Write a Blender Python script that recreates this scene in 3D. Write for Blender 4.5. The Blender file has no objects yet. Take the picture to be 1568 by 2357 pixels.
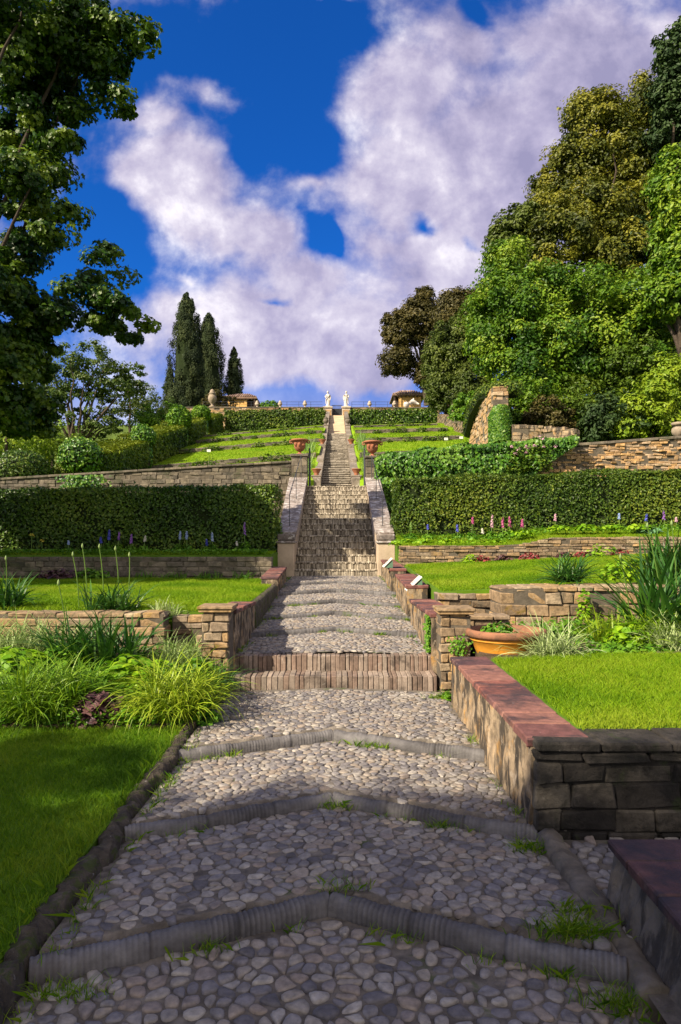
import bpy, math, random
import numpy as np
from mathutils import Vector

# ------------------------------------------------------------------ camera, sky, sun, exposure
scn = bpy.context.scene
COL = scn.collection
EYE, FPX, CX, HY = 1.6, 1571.0, 784.0, 1245.0     # eye height, focal length and image centre used to read the photograph

def at(x, y, Y):
    """a point of the photograph taken at depth Y as a place in the garden"""
    return np.array([(x - CX) / FPX * Y, Y, EYE + (HY - y) / FPX * Y])

cam_d = bpy.data.cameras.new('camera'); cam = bpy.data.objects.new('camera', cam_d); COL.objects.link(cam)
cam.location = (0, 0, EYE); cam.rotation_euler = (math.pi / 2, 0, 0)
cam_d.sensor_fit = 'VERTICAL'; cam_d.sensor_height = 36; cam_d.lens = 24
cam_d.shift_y = (HY - 1178.5) / 2357.0
cam_d.clip_start = 0.05; cam_d.clip_end = 2000
scn.camera = cam

SUN_D = Vector((1.05, 0.80, -1.0)).normalized()
SUN_EL = math.asin(-SUN_D.z)
sd = bpy.data.lights.new('sun', 'SUN'); sd.energy = 5.0; sd.angle = math.radians(0.5); sd.color = (1.0, 0.86, 0.66)
so = bpy.data.objects.new('sun', sd); COL.objects.link(so)
so.rotation_euler = SUN_D.to_track_quat('-Z', 'Y').to_euler(); so.location = (-30, -20, 40)

scn.view_settings.view_transform = 'Standard'; scn.view_settings.look = 'None'
scn.view_settings.exposure = 1.0; scn.view_settings.gamma = 1.0
scn.view_settings.use_curve_mapping = False
scn.cycles.max_bounces = 5; scn.cycles.diffuse_bounces = 3; scn.cycles.glossy_bounces = 2
scn.cycles.transmission_bounces = 3; scn.cycles.transparent_max_bounces = 4
scn.cycles.use_adaptive_sampling = True
try: scn.cycles.use_denoising = True
except Exception: pass

class NT:
    """tiny node-tree helper"""
    def __init__(s, nt): s.nt = nt; s.n = nt.nodes; s.l = nt.links
    def new(s, t, **kw):
        n = s.n.new(t)
        for k, v in kw.items(): setattr(n, k, v)
        return n
    def put(s, sock, v):
        if isinstance(v, bpy.types.NodeSocket): s.l.new(v, sock)
        elif v is not None: sock.default_value = v
    def math(s, op, a, b=None, c=None, clamp=False):
        n = s.new('ShaderNodeMath', operation=op, use_clamp=clamp)
        s.put(n.inputs[0], a)
        if b is not None: s.put(n.inputs[1], b)
        if c is not None: s.put(n.inputs[2], c)
        return n.outputs[0]
    def smooth(s, v, lo, hi, a=0.0, b=1.0):
        n = s.new('ShaderNodeMapRange', interpolation_type='SMOOTHSTEP')
        s.put(n.inputs['Value'], v)
        for k, x in (('From Min', lo), ('From Max', hi), ('To Min', a), ('To Max', b)): s.put(n.inputs[k], x)
        return n.outputs['Result']
    def lin(s, v, lo, hi, a, b):
        n = s.new('ShaderNodeMapRange')
        s.put(n.inputs['Value'], v)
        for k, x in (('From Min', lo), ('From Max', hi), ('To Min', a), ('To Max', b)): s.put(n.inputs[k], x)
        return n.outputs['Result']
    def mix(s, f, a, b, mode='MIX'):
        n = s.new('ShaderNodeMix', data_type='RGBA', blend_type=mode, clamp_result=False)
        s.put(n.inputs['Factor'], f); s.put(n.inputs[6], a); s.put(n.inputs[7], b)
        return n.outputs[2]
    def noise(s, vec, scale, detail=4, rough=0.55, dist=0.0):
        n = s.new('ShaderNodeTexNoise'); n.inputs['Scale'].default_value = scale
        n.inputs['Detail'].default_value = detail; n.inputs['Roughness'].default_value = rough
        n.inputs['Distortion'].default_value = dist
        if vec is not None: s.l.new(vec, n.inputs['Vector'])
        return n.outputs['Fac']
    def ramp(s, f, cols):
        n = s.new('ShaderNodeValToRGB'); e = n.color_ramp.elements
        while len(e) < len(cols): e.new(0.5)
        for i, c in enumerate(cols):
            e[i].position = i / max(1, len(cols) - 1); e[i].color = (*c, 1)
        s.put(n.inputs[0], f)
        return n.outputs[0]

# world: Nishita daylight with clouds placed by direction on the sky
world = bpy.data.worlds.new('World'); scn.world = world; world.use_nodes = True
w = NT(world.node_tree); w.n.clear()
sky = w.new('ShaderNodeTexSky', sky_type='NISHITA')
sky.sun_disc = False; sky.sun_elevation = SUN_EL; sky.sun_rotation = math.atan2(-SUN_D.x, -SUN_D.y)
sky.air_density = 1.0; sky.dust_density = 0.2; sky.ozone_density = 3.0
tc = w.new('ShaderNodeTexCoord'); sep = w.new('ShaderNodeSeparateXYZ'); w.l.new(tc.outputs['Generated'], sep.inputs[0])
yy = w.math('MAXIMUM', w.math('ABSOLUTE', sep.outputs[1]), 0.14)
uu = w.math('DIVIDE', sep.outputs[0], yy); vv = w.math('DIVIDE', sep.outputs[2], yy)
cmb = w.new('ShaderNodeCombineXYZ'); w.l.new(uu, cmb.inputs[0]); w.l.new(vv, cmb.inputs[1])
uv = cmb.outputs[0]
# billowing warp of the cloud outlines
wn = w.new('ShaderNodeTexNoise'); wn.inputs['Scale'].default_value = 5.0; wn.inputs['Detail'].default_value = 5; w.l.new(uv, wn.inputs['Vector'])
wv = w.new('ShaderNodeVectorMath', operation='MULTIPLY_ADD'); w.l.new(wn.outputs['Color'], wv.inputs[0])
wv.inputs[1].default_value = (0.16, 0.16, 0); w.l.new(uv, wv.inputs[2])
wv2 = w.new('ShaderNodeVectorMath', operation='ADD'); w.l.new(wv.outputs[0], wv2.inputs[0]); wv2.inputs[1].default_value = (-0.08, -0.08, 0)
uvw = wv2.outputs[0]
CLOUDS = [  # centre x, y, radius x, y, tilt deg, weight
    (1230, 360, 470, 330, 0, 1.25), (1480, 250, 420, 420, 0, 1.2), (960, 400, 270, 230, 0, 1.2), (930, 210, 210, 150, 10, 1.0), (1000, 560, 260, 130, 0, 1.0),
    (1060, 110, 190, 130, 0, 0.75), (1380, 60, 380, 130, 0, 0.9),
    (410, 385, 200, 150, -10, 1.3), (470, 470, 150, 100, -25, 0.9), (380, 260, 170, 62, -15, 0.66), (480, 195, 130, 55, -8, 0.50),
    (590, 560, 240, 105, -28, 1.0), (720, 650, 200, 95, -10, 0.95), (600, 780, 440, 190, 0, 1.35), (850, 800, 360, 190, 0, 1.3),
    (1010, 640, 260, 170, 0, 1.0), (390, 740, 110, 120, 0, 0.9), (1250, 600, 300, 200, 0, 1.0), (780, 25, 90, 40, 0, 0.7),
    (720, 440, 90, 60, 0, 0.62), (430, 630, 60, 40, 0, 0.5), (880, 560, 150, 90, 0, 0.8)]
HOLES = [(225, 560, 150, 190, 0, 0.6), (250, 130, 150, 150, 0, 0.35), (715, 580, 90, 75, -25, 0.55), (965, 500, 75, 34, -30, 0.7), (1090, 555, 50, 24, 0, .5), (650, 240, 150, 250, 14, 0.5), (600, 80, 330, 130, 0, .45), (300, 60, 160, 120, 0, .4), (1500, 150, 60, 30, 0, .35),
         (1080, 50, 60, 45, 0, .5), (620, 690, 60, 18, 0, .6), (760, 560, 22, 60, 0, .3)]
def blob(b):
    cx, cy, rx, ry, ang, wt = b
    mp = w.new('ShaderNodeMapping', vector_type='TEXTURE')
    mp.inputs['Location'].default_value = ((cx - CX) / FPX, (HY - cy) / FPX, 0)
    mp.inputs['Rotation'].default_value = (0, 0, math.radians(ang))
    mp.inputs['Scale'].default_value = (rx / FPX, ry / FPX, 1)
    w.l.new(uvw, mp.inputs['Vector'])
    g = w.new('ShaderNodeTexGradient', gradient_type='SPHERICAL'); w.l.new(mp.outputs[0], g.inputs[0])
    return w.math('MULTIPLY', g.outputs['Fac'], wt)
acc = None
for b in CLOUDS:
    g = blob(b); acc = g if acc is None else w.math('SMOOTH_MAX', acc, g, 0.25)
for b in HOLES:
    acc = w.math('SUBTRACT', acc, blob(b))
n1 = w.noise(uv, 7.5, 10, 0.60, 0.12); n2 = w.noise(uv, 2.6, 5, 0.5)
dens = w.math('ADD', acc, w.math('MULTIPLY', w.math('SUBTRACT', n1, 0.5), 1.25))
mask = w.smooth(dens, 0.02, 0.64)
low = w.smooth(vv, 0.30, 0.16, 0.0, 0.62)          # thin pale veil low over the hilltop
mask = w.math('MAXIMUM', mask, low)
mask = w.math('MULTIPLY', mask, 0.94)
# cloud tone: sunlit white where billows face the sun, lilac grey where thick
mpo = w.new('ShaderNodeVectorMath', operation='ADD'); w.l.new(uv, mpo.inputs[0]); mpo.inputs[1].default_value = (-0.035, -0.02, 0)
n3 = w.noise(mpo.outputs[0], 7.5, 10, 0.60, 0.12)
rel = w.math('SUBTRACT', n1, n3)
tone = w.math('ADD', w.math('MULTIPLY', rel, 2.1), w.lin(n2, 0.3, 0.7, 0.15, 0.75))
right = w.smooth(uu, -0.25, 0.28)          # the large bank on the right is thicker and greyer
tone = w.math('SUBTRACT', tone, w.math('MULTIPLY', right, 0.30))
tone = w.math('SUBTRACT', tone, w.smooth(vv, 0.27, 0.17, 0.0, 0.22))
ccol = w.ramp(w.math('ADD', tone, 0.20, clamp=True), [(1.9, 1.75, 2.7), (2.7, 2.45, 3.4), (3.9, 3.6, 4.3), (6.0, 5.7, 5.9)])
tinted = w.mix(1.0, sky.outputs[0], (0.05, 0.34, 0.82, 1), 'MULTIPLY')
# unseen white cloud added behind the viewpoint and overhead, to lift blue shade
back = w.smooth(sep.outputs[1], 0.10, -0.45)
over = w.smooth(sep.outputs[2], 0.80, 0.97, 0, .6)
bn = w.smooth(w.noise(tc.outputs['Generated'], 2.2, 6, .6), .30, .55)
fin = w.mix(mask, tinted, ccol)
fin = w.mix(w.math('MULTIPLY', w.math('MAXIMUM', back, over), bn), fin, (5.4, 4.85, 4.6, 1))
bg = w.new('ShaderNodeBackground'); bg.inputs['Strength'].default_value = 0.10; w.l.new(fin, bg.inputs['Color'])
wo = w.new('ShaderNodeOutputWorld'); w.l.new(bg.outputs[0], wo.inputs['Surface'])

# ------------------------------------------------------------------ helpers
def rng(seed): return np.random.default_rng(seed)
ORG = {}

def _setp(o, label=None, cat=None, group=None, kind=None):
    if label: o['label'] = label
    if cat: o['category'] = cat
    if group: o['group'] = group
    if kind: o['kind'] = kind
    return o

def thing(name, label, cat, loc, group=None):
    o = bpy.data.objects.new(name, None); COL.objects.link(o); o.empty_display_size = 0.2
    o.location = [float(c) for c in loc]; ORG[o] = np.array(loc, float)
    return _setp(o, label, cat, group)

class MB:
    """collects faces and links them as ONE mesh object"""
    def __init__(s): s.V = []; s.T = []; s.F = []; s.n = 0
    def add(s, v, f, t=0.5, m=0):
        v = np.asarray(v, float).reshape(-1, 3)
        s.V.append(v); s.T.append(np.broadcast_to(np.asarray(t, float), (len(v),)).copy())
        if isinstance(f, np.ndarray): s.F.append((f.astype(np.int64) + s.n, m))
        else:
            by = {}
            for q in f: by.setdefault(len(q), []).append(q)
            for q in by.values(): s.F.append((np.array(q, np.int64) + s.n, m))
        s.n += len(v); return s
    def build(s, name, mats, parent=None, loc=(0, 0, 0), smooth=False, label=None, cat=None, group=None, kind=None):
        if not isinstance(mats, (list, tuple)): mats = [mats]
        v = np.concatenate(s.V); t = np.concatenate(s.T)
        off = ORG[parent] if parent is not None else np.array(loc, float)
        v = v - off
        me = bpy.data.meshes.new(name)
        loops = np.concatenate([f.ravel() for f, _ in s.F])
        tot = np.concatenate([np.full(len(f), f.shape[1]) for f, _ in s.F])
        mi = np.concatenate([np.full(len(f), m) for f, m in s.F])
        st = np.concatenate([[0], np.cumsum(tot)[:-1]])
        me.vertices.add(len(v)); me.vertices.foreach_set('co', v.astype(np.float32).ravel())
        me.loops.add(len(loops)); me.loops.foreach_set('vertex_index', loops.astype(np.int32))
        me.polygons.add(len(tot)); me.polygons.foreach_set('loop_start', st.astype(np.int32))
        me.polygons.foreach_set('material_index', mi.astype(np.int32))
        me.polygons.foreach_set('use_smooth', np.full(len(tot), bool(smooth)))
        a = me.attributes.new('tint', 'FLOAT', 'POINT'); a.data.foreach_set('value', t.astype(np.float32))
        for m in mats: me.materials.append(m)
        me.update(calc_edges=True); me.validate()
        o = bpy.data.objects.new(name, me); COL.objects.link(o)
        if parent is not None: o.parent = parent
        else: o.location = [float(c) for c in off]
        ORG[o] = off
        return _setp(o, label, cat, group, kind)

# chamfered boxes, many at once ------------------------------------
def _cbox_template():
    S = np.array([[x, y, z] for x in (-1, 1) for y in (-1, 1) for z in (-1, 1)], float)
    idx = lambda k, a: k * 3 + a
    F = []
    key = {tuple(c): i for i, c in enumerate(S)}
    P = np.zeros((24, 3))
    for k in range(8):
        for a in range(3):
            P[idx(k, a)] = S[k] * np.where(np.arange(3) == a, 1.0, 0.7)
    for a in range(3):
        b, c = (a + 1) % 3, (a + 2) % 3
        for sg in (-1, 1):
            q = []
            for (p, r) in ((-1, -1), (1, -1), (1, 1), (-1, 1)):
                co = [0, 0, 0]; co[a] = sg; co[b] = p; co[c] = r; q.append(idx(key[tuple(co)], a))
            F.append(q)
    for d in range(3):
        a, b = (d + 1) % 3, (d + 2) % 3
        for sa in (-1, 1):
            for sb in (-1, 1):
                c0 = [0, 0, 0]; c0[d] = -1; c0[a] = sa; c0[b] = sb
                c1 = list(c0); c1[d] = 1
                k, l = key[tuple(c0)], key[tuple(c1)]
                F.append([idx(k, a), idx(l, a), idx(l, b), idx(k, b)])
    T = [[idx(k, 0), idx(k, 1), idx(k, 2)] for k in range(8)]
    out = []
    for q in F + T:
        p = P[q]; nrm = np.cross(p[1] - p[0], p[2] - p[0])
        if nrm @ p.mean(0) < 0: q = q[::-1]
        out.append(q)
    return S, np.array(out[:18]), np.array(out[18:])
CB_S, CB_Q, CB_T = _cbox_template()

def cboxes(B, C, H, R=None, ch=0.006, jit=0.0, tint=None, r=None, m=0):
    C = np.atleast_2d(np.asarray(C, float)); H = np.broadcast_to(np.asarray(H, float), C.shape).copy(); n = len(C)
    r = r or rng(1)
    ch = np.minimum(ch, H.min(1) * 0.45)
    V = np.zeros((n, 24, 3))
    J = (r.random((n, 8, 3)) - 0.5) * 2 * jit if jit else np.zeros((n, 8, 3))
    for k in range(8):
        for a in range(3):
            mask = (np.arange(3) != a).astype(float)
            V[:, k * 3 + a] = CB_S[k] * (H - ch[:, None] * mask) + J[:, k]
    if R is not None:
        R = np.asarray(R, float)
        V = np.einsum('ij,nkj->nki', R, V) if R.ndim == 2 else np.einsum('nij,nkj->nki', R, V)
    V += C[:, None, :]
    base = (np.arange(n) * 24)[:, None, None]
    t = r.random(n) if tint is None else np.broadcast_to(tint, (n,))
    tv = np.repeat(t, 24)
    q = (CB_Q[None] + base).reshape(-1, 4); tr = (CB_T[None] + base).reshape(-1, 3)
    n0 = B.n
    B.add(V.reshape(-1, 3), q, tv, m)
    B.F.append((tr + n0, m))
    return B

def box(B, lo, hi, ch=0.006, tint=0.5, m=0, jit=0, r=None):
    lo, hi = np.array(lo, float), np.array(hi, float)
    return cboxes(B, (lo + hi) / 2, (hi - lo) / 2, None, ch, jit, tint, r, m)

def frame(dx, dy):
    """rotation whose first axis runs along (dx,dy), third up"""
    L = math.hypot(dx, dy); a = np.array([dx / L, dy / L, 0]); u = np.array([0, 0, 1.0]); b = np.cross(u, a)
    return np.stack([a, b, u], 1)

def tube(B, pts, rad, sides=8, tint=0.5, m=0, cap=True):
    pts = np.asarray(pts, float); n = len(pts); rad = np.broadcast_to(np.asarray(rad, float), (n,))
    d = np.gradient(pts, axis=0); d /= np.linalg.norm(d, axis=1)[:, None] + 1e-9
    up = np.array([0, 0, 1.0]) if abs(d[0, 2]) < 0.9 else np.array([1.0, 0, 0])
    s1 = np.cross(d, up); s1 /= np.linalg.norm(s1, axis=1)[:, None] + 1e-9; s2 = np.cross(s1, d)
    a = np.arange(sides) / sides * 2 * math.pi
    V = pts[:, None, :] + rad[:, None, None] * (np.cos(a)[None, :, None] * s1[:, None, :] + np.sin(a)[None, :, None] * s2[:, None, :])
    i = np.arange(n - 1)[:, None]; j = np.arange(sides)[None]; j2 = (j + 1) % sides
    F = np.stack([i * sides + j, i * sides + j2, (i + 1) * sides + j2, (i + 1) * sides + j], -1).reshape(-1, 4)
    n0 = B.n
    B.add(V.reshape(-1, 3), F, tint, m)
    if cap:
        B.F.append((np.arange(sides)[None] + n0, m)); B.F.append((np.arange(sides)[None, ::-1] + n0 + (n - 1) * sides, m))
    return B

def lathe(B, prof, c, seg=24, tint=0.5, m=0, sx=1.0, sy=1.0, wob=None):
    prof = np.asarray(prof, float); a = np.arange(seg) / seg * 2 * math.pi
    k = np.ones((len(prof), seg)) if wob is None else wob(prof, a)
    V = np.stack([prof[:, 0][:, None] * k * np.cos(a) * sx, prof[:, 0][:, None] * k * np.sin(a) * sy, np.repeat(prof[:, 1][:, None], seg, 1)], -1) + np.asarray(c, float)
    i = np.arange(len(prof) - 1)[:, None]; j = np.arange(seg)[None]; j2 = (j + 1) % seg
    F = np.stack([i * seg + j, i * seg + j2, (i + 1) * seg + j2, (i + 1) * seg + j], -1).reshape(-1, 4)
    n0 = B.n
    B.add(V.reshape(-1, 3), F, tint, m)
    B.F.append((np.arange(seg)[None, ::-1] + n0, m)); B.F.append((np.arange(seg)[None] + n0 + (len(prof) - 1) * seg, m))
    return B

def prism(B, poly, z0, ztop, tint=0.5, m=0):
    """vertical prism over a counter-clockwise polygon; ztop a number or f(x,y)"""
    poly = np.asarray(poly, float); n = len(poly)
    f = ztop if callable(ztop) else (lambda x, y: ztop)
    top = np.array([[x, y, f(x, y)] for x, y in poly]); bot = np.array([[x, y, z0] for x, y in poly])
    F = [tuple(range(n)), tuple(range(2 * n - 1, n - 1, -1))]
    F += [(i, n + i, n + (i + 1) % n, (i + 1) % n) for i in range(n)]
    return B.add(np.concatenate([top, bot]), F, tint, m)

def sheet(B, xs, ys, zf, skirt=None, tint=0.5, m=0):
    X, Y = np.meshgrid(xs, ys); Z = zf(X, Y); nx, ny = len(xs), len(ys)
    i = np.arange(ny - 1)[:, None]; j = np.arange(nx - 1)[None]
    F = np.stack([i * nx + j, i * nx + j + 1, (i + 1) * nx + j + 1, (i + 1) * nx + j], -1).reshape(-1, 4)
    B.add(np.stack([X, Y, Z], -1).reshape(-1, 3), F, tint, m)
    if skirt is not None:
        ring = [(0, j) for j in range(nx)] + [(i, nx - 1) for i in range(1, ny)] + [(ny - 1, j) for j in range(nx - 2, -1, -1)] + [(i, 0) for i in range(ny - 2, 0, -1)]
        P = np.array([[X[a], Y[a], Z[a]] for a in ring]); Q = P.copy(); Q[:, 2] = np.minimum(skirt, P[:, 2] - 0.01); n = len(ring)
        F2 = [(i, n + i, n + (i + 1) % n, (i + 1) % n) for i in range(n)]
        B.add(np.concatenate([P, Q]), F2, tint, m)
    return B

def unit(v): return v / (np.linalg.norm(v, axis=-1, keepdims=True) + 1e-9)

# leaves ------------------------------------------------------------
LEAF = {  # outline in (along, across), folded a little
    'diamond': [(-.5, 0), (0.02, -.5), (.5, 0), (0.02, .5)],
    'oval': [(-.5, 0), (-.22, -.42), (.2, -.42), (.55, 0), (.2, .42), (-.22, .42)],
    'lobed': [(-.5, -.06), (-.42, -.42), (-.12, -.30), (0.0, -.58), (.2, -.26), (.6, 0), (.2, .26), (0.0, .58), (-.12, .30), (-.42, .42), (-.5, .06)],
}
def leaves(B, C, N, size, r, aspect=0.6, tint=None, shape='diamond', m=0, up=None, fold=0.12):
    C = np.asarray(C, float); n = len(C); N = unit(np.asarray(N, float))
    t = r.normal(size=(n, 3)) if up is None else np.broadcast_to(up, (n, 3)) + r.normal(size=(n, 3)) * 0.35
    t = unit(t - (t * N).sum(1, keepdims=True) * N); b = np.cross(N, t)
    s = np.broadcast_to(np.asarray(size, float), (n,))
    L = np.array(LEAF[shape]); k = len(L)
    V = C[:, None] + s[:, None, None] * (L[None, :, 0, None] * t[:, None] + aspect * L[None, :, 1, None] * b[:, None]
        + fold * np.abs(L[None, :, 1, None]) * N[:, None] - 0.25 * (L[None, :, 0, None] ** 2) * N[:, None])
    F = (np.arange(n) * k)[:, None] + np.arange(k)[None]
    tv = np.repeat(r.random(n) if tint is None else np.clip(tint, 0, 1), k)
    return B.add(V.reshape(-1, 3), F, tv, m)

def sphere_pts(r, n): return unit(r.normal(size=(n, 3)))

def crown(B, blobs, nclump, nleaf, clump_r, leaf, r, shape='diamond', aspect=0.6, flat=0.75, inner=0.25, m=0, ragged=.18, tspread=0.5, tbase=0.5):
    """leaf clumps spread over ellipsoids (cx,cy,cz,rx,ry,rz)"""
    bl = np.array(blobs, float); wgt = (bl[:, 3] * bl[:, 4] * bl[:, 5]) ** (2 / 3); wgt /= wgt.sum()
    bi = r.choice(len(bl), nclump, p=wgt); d = sphere_pts(r, nclump)
    q_ = r.random(nclump); rad = np.where(q_ < inner, r.uniform(.3, .75, nclump), np.where(q_ > 1 - ragged, r.uniform(1.02, 1.28, nclump), r.uniform(.8, 1.04, nclump)))
    cc = bl[bi, :3] + d * bl[bi, 3:] * rad[:, None]
    cr = clump_r * r.uniform(.55, 1.35, nclump) * np.where(q_ > 1 - ragged, .6, 1)
    ct = tbase + (r.random(nclump) - .5) * tspread
    idx = np.repeat(np.arange(nclump), nleaf); n = len(idx)
    ld = sphere_pts(r, n); lr = r.random(n) ** 0.45
    P = cc[idx] + ld * (cr[idx] * lr)[:, None] * np.array([1, 1, flat])
    N = ld * 0.8 + d[idx] * 0.5 + np.array([0, 0, 0.55]) + r.normal(size=(n, 3)) * 0.45
    leaves(B, P, N, leaf * r.uniform(.5, 1.4, n), r, aspect, ct[idx] + r.normal(size=n) * .13, shape, m)
    return cc

def limb(B, p0, p1, r0, r1, r, sag=0.12, n=7, sides=7):
    p0, p1 = np.array(p0, float), np.array(p1, float); t = np.linspace(0, 1, n)[:, None]
    L = np.linalg.norm(p1 - p0)
    off = r.normal(size=(n, 3)) * L * 0.012; off[0] = 0; off[-1] = 0
    bow = np.array([0, 0, 1.0]) * L * sag * np.sin(t * math.pi)
    tube(B, p0 + (p1 - p0) * t + off + bow, r0 + (r1 - r0) * t[:, 0], sides, r.random())

def tree(name, label, cat, base, blobs, nclump, nleaf, clump_r, leaf, lm, bm, seed, trunk_r=.25, nlimb=12, group=None, fork=.45, limb_r=.5, **kw):
    r = rng(seed); root = thing(name, label, cat, base, group)
    f = MB(); cc = crown(f, blobs, nclump, nleaf, clump_r, leaf, r, **kw); f.build('crown', lm, root)
    tr = MB(); bl = np.array(blobs, float); top = bl[:, :3].mean(0)
    b = np.array(base, float); mid = b + (top - b) * fork
    limb(tr, b - [0, 0, .3], mid, trunk_r * 1.15, trunk_r * .8, r, 0, 8, 10)
    for q in cc[r.choice(len(cc), min(nlimb, len(cc)), replace=False)]:
        limb(tr, mid + (b - mid) * r.uniform(0, .25), q, trunk_r * limb_r, trunk_r * .04, r, .1, 10)
    tr.build('trunk', bm, root, smooth=True)
    return root

def wobble(p, seed, amp):
    q = np.asarray(p); s = seed * 1.7
    return amp * (np.sin(q[:, 0] * 2.1 + s) * np.sin(q[:, 2] * 2.7 + s * 2) + .6 * np.sin(q[:, 0] * 5.3 + q[:, 1] * 3.1 + s) * np.sin(q[:, 2] * 6.1 - s) + .4 * np.sin(q[:, 1] * 4.4 - s))

def hedge(name, label, A, Bp, depth, z0f, z1f, leaf, dens, mats, seed, group=None, cat='hedge', shape='diamond', amp=.05, faces='ftlr', rough=.5, aspect=.6, side=1, sunlit_top=0.):
    """clipped hedge: front line A->Bp, depth behind it (to the left of A->Bp when side=1)"""
    r = rng(seed); A = np.array(A, float); Bp = np.array(Bp, float); d = Bp - A; L = np.hypot(*d); d /= L; nb = np.array([-d[1], d[0]]) * side
    z0 = z0f if callable(z0f) else (lambda s: z0f + 0 * s); z1 = z1f if callable(z1f) else (lambda s: z1f + 0 * s)
    B = MB(); ns = 12; ss = np.linspace(0, 1, ns)
    ins = .05 + amp
    poly = []
    for k, s in enumerate(np.linspace(ins / L, 1 - ins / L, ns)):
        a = A + d * L * s + nb * ins; c = A + d * L * s + nb * (depth - ins)
        poly += [[*a, z0(s)], [*a, z1(s) - ins], [*c, z1(s) - ins], [*c, z0(s)]]
    F = []
    for k in range(ns - 1):
        for q in range(3): F.append((k * 4 + q, k * 4 + q + 1, k * 4 + 5 + q, k * 4 + 4 + q))
    F += [(0, 1, 2, 3), tuple((ns - 1) * 4 + q for q in (3, 2, 1, 0))]
    B.add(poly, F, .3, 1)
    P, N = [], []
    def put(s, dd, hh, nrm, n):
        xy = A + d * (L * s)[:, None] + nb * dd[:, None]
        za, zb = z0(s), z1(s); P.append(np.column_stack([xy, za + (zb - za) * hh])); N.append(np.broadcast_to(nrm, (n, 3)))
    Hm = float(np.mean(z1(ss) - z0(ss))); fn = np.array([-nb[0], -nb[1], 0]); dn = np.array([d[0], d[1], 0])
    if 'f' in faces: n = int(L * Hm * dens); put(r.random(n), np.zeros(n), r.random(n) ** .8, fn, n)
    if 'b' in faces: n = int(L * Hm * dens * .5); put(r.random(n), np.full(n, depth), r.random(n), -fn, n)
    if 't' in faces: n = int(L * depth * dens); put(r.random(n), r.random(n) * depth, np.ones(n), np.array([0, 0, 1.]), n)
    if 'l' in faces: n = int(depth * Hm * dens); put(np.zeros(n), r.random(n) * depth, r.random(n), -dn, n)
    if 'r' in faces: n = int(depth * Hm * dens); put(np.ones(n), r.random(n) * depth, r.random(n), dn, n)
    P = np.concatenate(P); N = np.concatenate(N)
    thin = np.sin(P[:, 0] * 2.7 + P[:, 1] * 1.9 + seed) * np.sin(P[:, 2] * 3.6 + seed) + .5 * np.sin(P[:, 0] * 7 + P[:, 2] * 5)
    kp = r.random(len(P)) > np.clip(thin - .45, 0, .7); P, N = P[kp], N[kp]
    P = P + N * (wobble(P, seed, amp) + r.normal(size=len(P)) * leaf * .45)[:, None]
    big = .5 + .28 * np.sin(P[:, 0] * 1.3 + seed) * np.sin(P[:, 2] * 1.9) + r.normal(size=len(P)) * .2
    big = big + sunlit_top * (N[:, 2] > .9)          # brighter tint puts the sunlit look of the top into its leaves
    leaves(B, P, N * 1.0 + r.normal(size=P.shape) * rough + [0, 0, .25], leaf * r.uniform(.7, 1.35, len(P)), r, aspect, big, shape, 0)
    return B.build(name, mats, None, (A[0], A[1], float(z0(np.array([0.]))[0])), label=label, cat=cat, group=group)

def dome(name, label, c, rad, leaf, n, mats, seed, cat='topiary', group=None, shape='diamond', amp=.05, parent=None, low=-.35):
    r = rng(seed); B = MB(); c = np.array(c, float); rad = np.array(rad, float)
    prof = [(math.cos(a) * .9, math.sin(a) * .9) for a in np.linspace(-.6, 1.5, 9)]
    lathe(B, [(p * rad[0], q * rad[2]) for p, q in prof], c, 14, .3, 1, 1, rad[1] / rad[0])
    d = sphere_pts(r, int(n * 1.7)); d = d[d[:, 2] > low][:n]
    P = c + d * rad * (1 + wobble(d * 3, seed, amp))[:, None] + r.normal(size=d.shape) * leaf * .35
    leaves(B, P, d + r.normal(size=d.shape) * .5, leaf * r.uniform(.7, 1.3, len(d)), r, .65, None, shape)
    if parent is not None: return B.build(name, mats, parent)
    return B.build(name, mats, None, c - [0, 0, rad[2]], label=label, cat=cat, group=group)

def grass(B, P, h, wd, r, lean=.35, tint=None):
    P = np.asarray(P, float); n = len(P); a = r.random(n) * 2 * math.pi
    hh = h * r.uniform(.55, 1.25, n); ax = np.column_stack([np.cos(a), np.sin(a), np.zeros(n)])
    ln = np.column_stack([r.normal(size=n), r.normal(size=n), np.zeros(n)]) * lean * hh[:, None]
    mid = P + ln * .35 + np.column_stack([np.zeros(n), np.zeros(n), hh * .6])
    tip = P + ln + np.column_stack([np.zeros(n), np.zeros(n), hh])
    V = np.stack([P - ax * wd, P + ax * wd, mid + ax * wd * .75, tip, mid - ax * wd * .75], 1)
    F = (np.arange(n) * 5)[:, None] + np.arange(5)[None]
    return B.add(V.reshape(-1, 3), F, np.repeat(r.random(n) if tint is None else np.clip(tint, 0, 1), 5))

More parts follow.
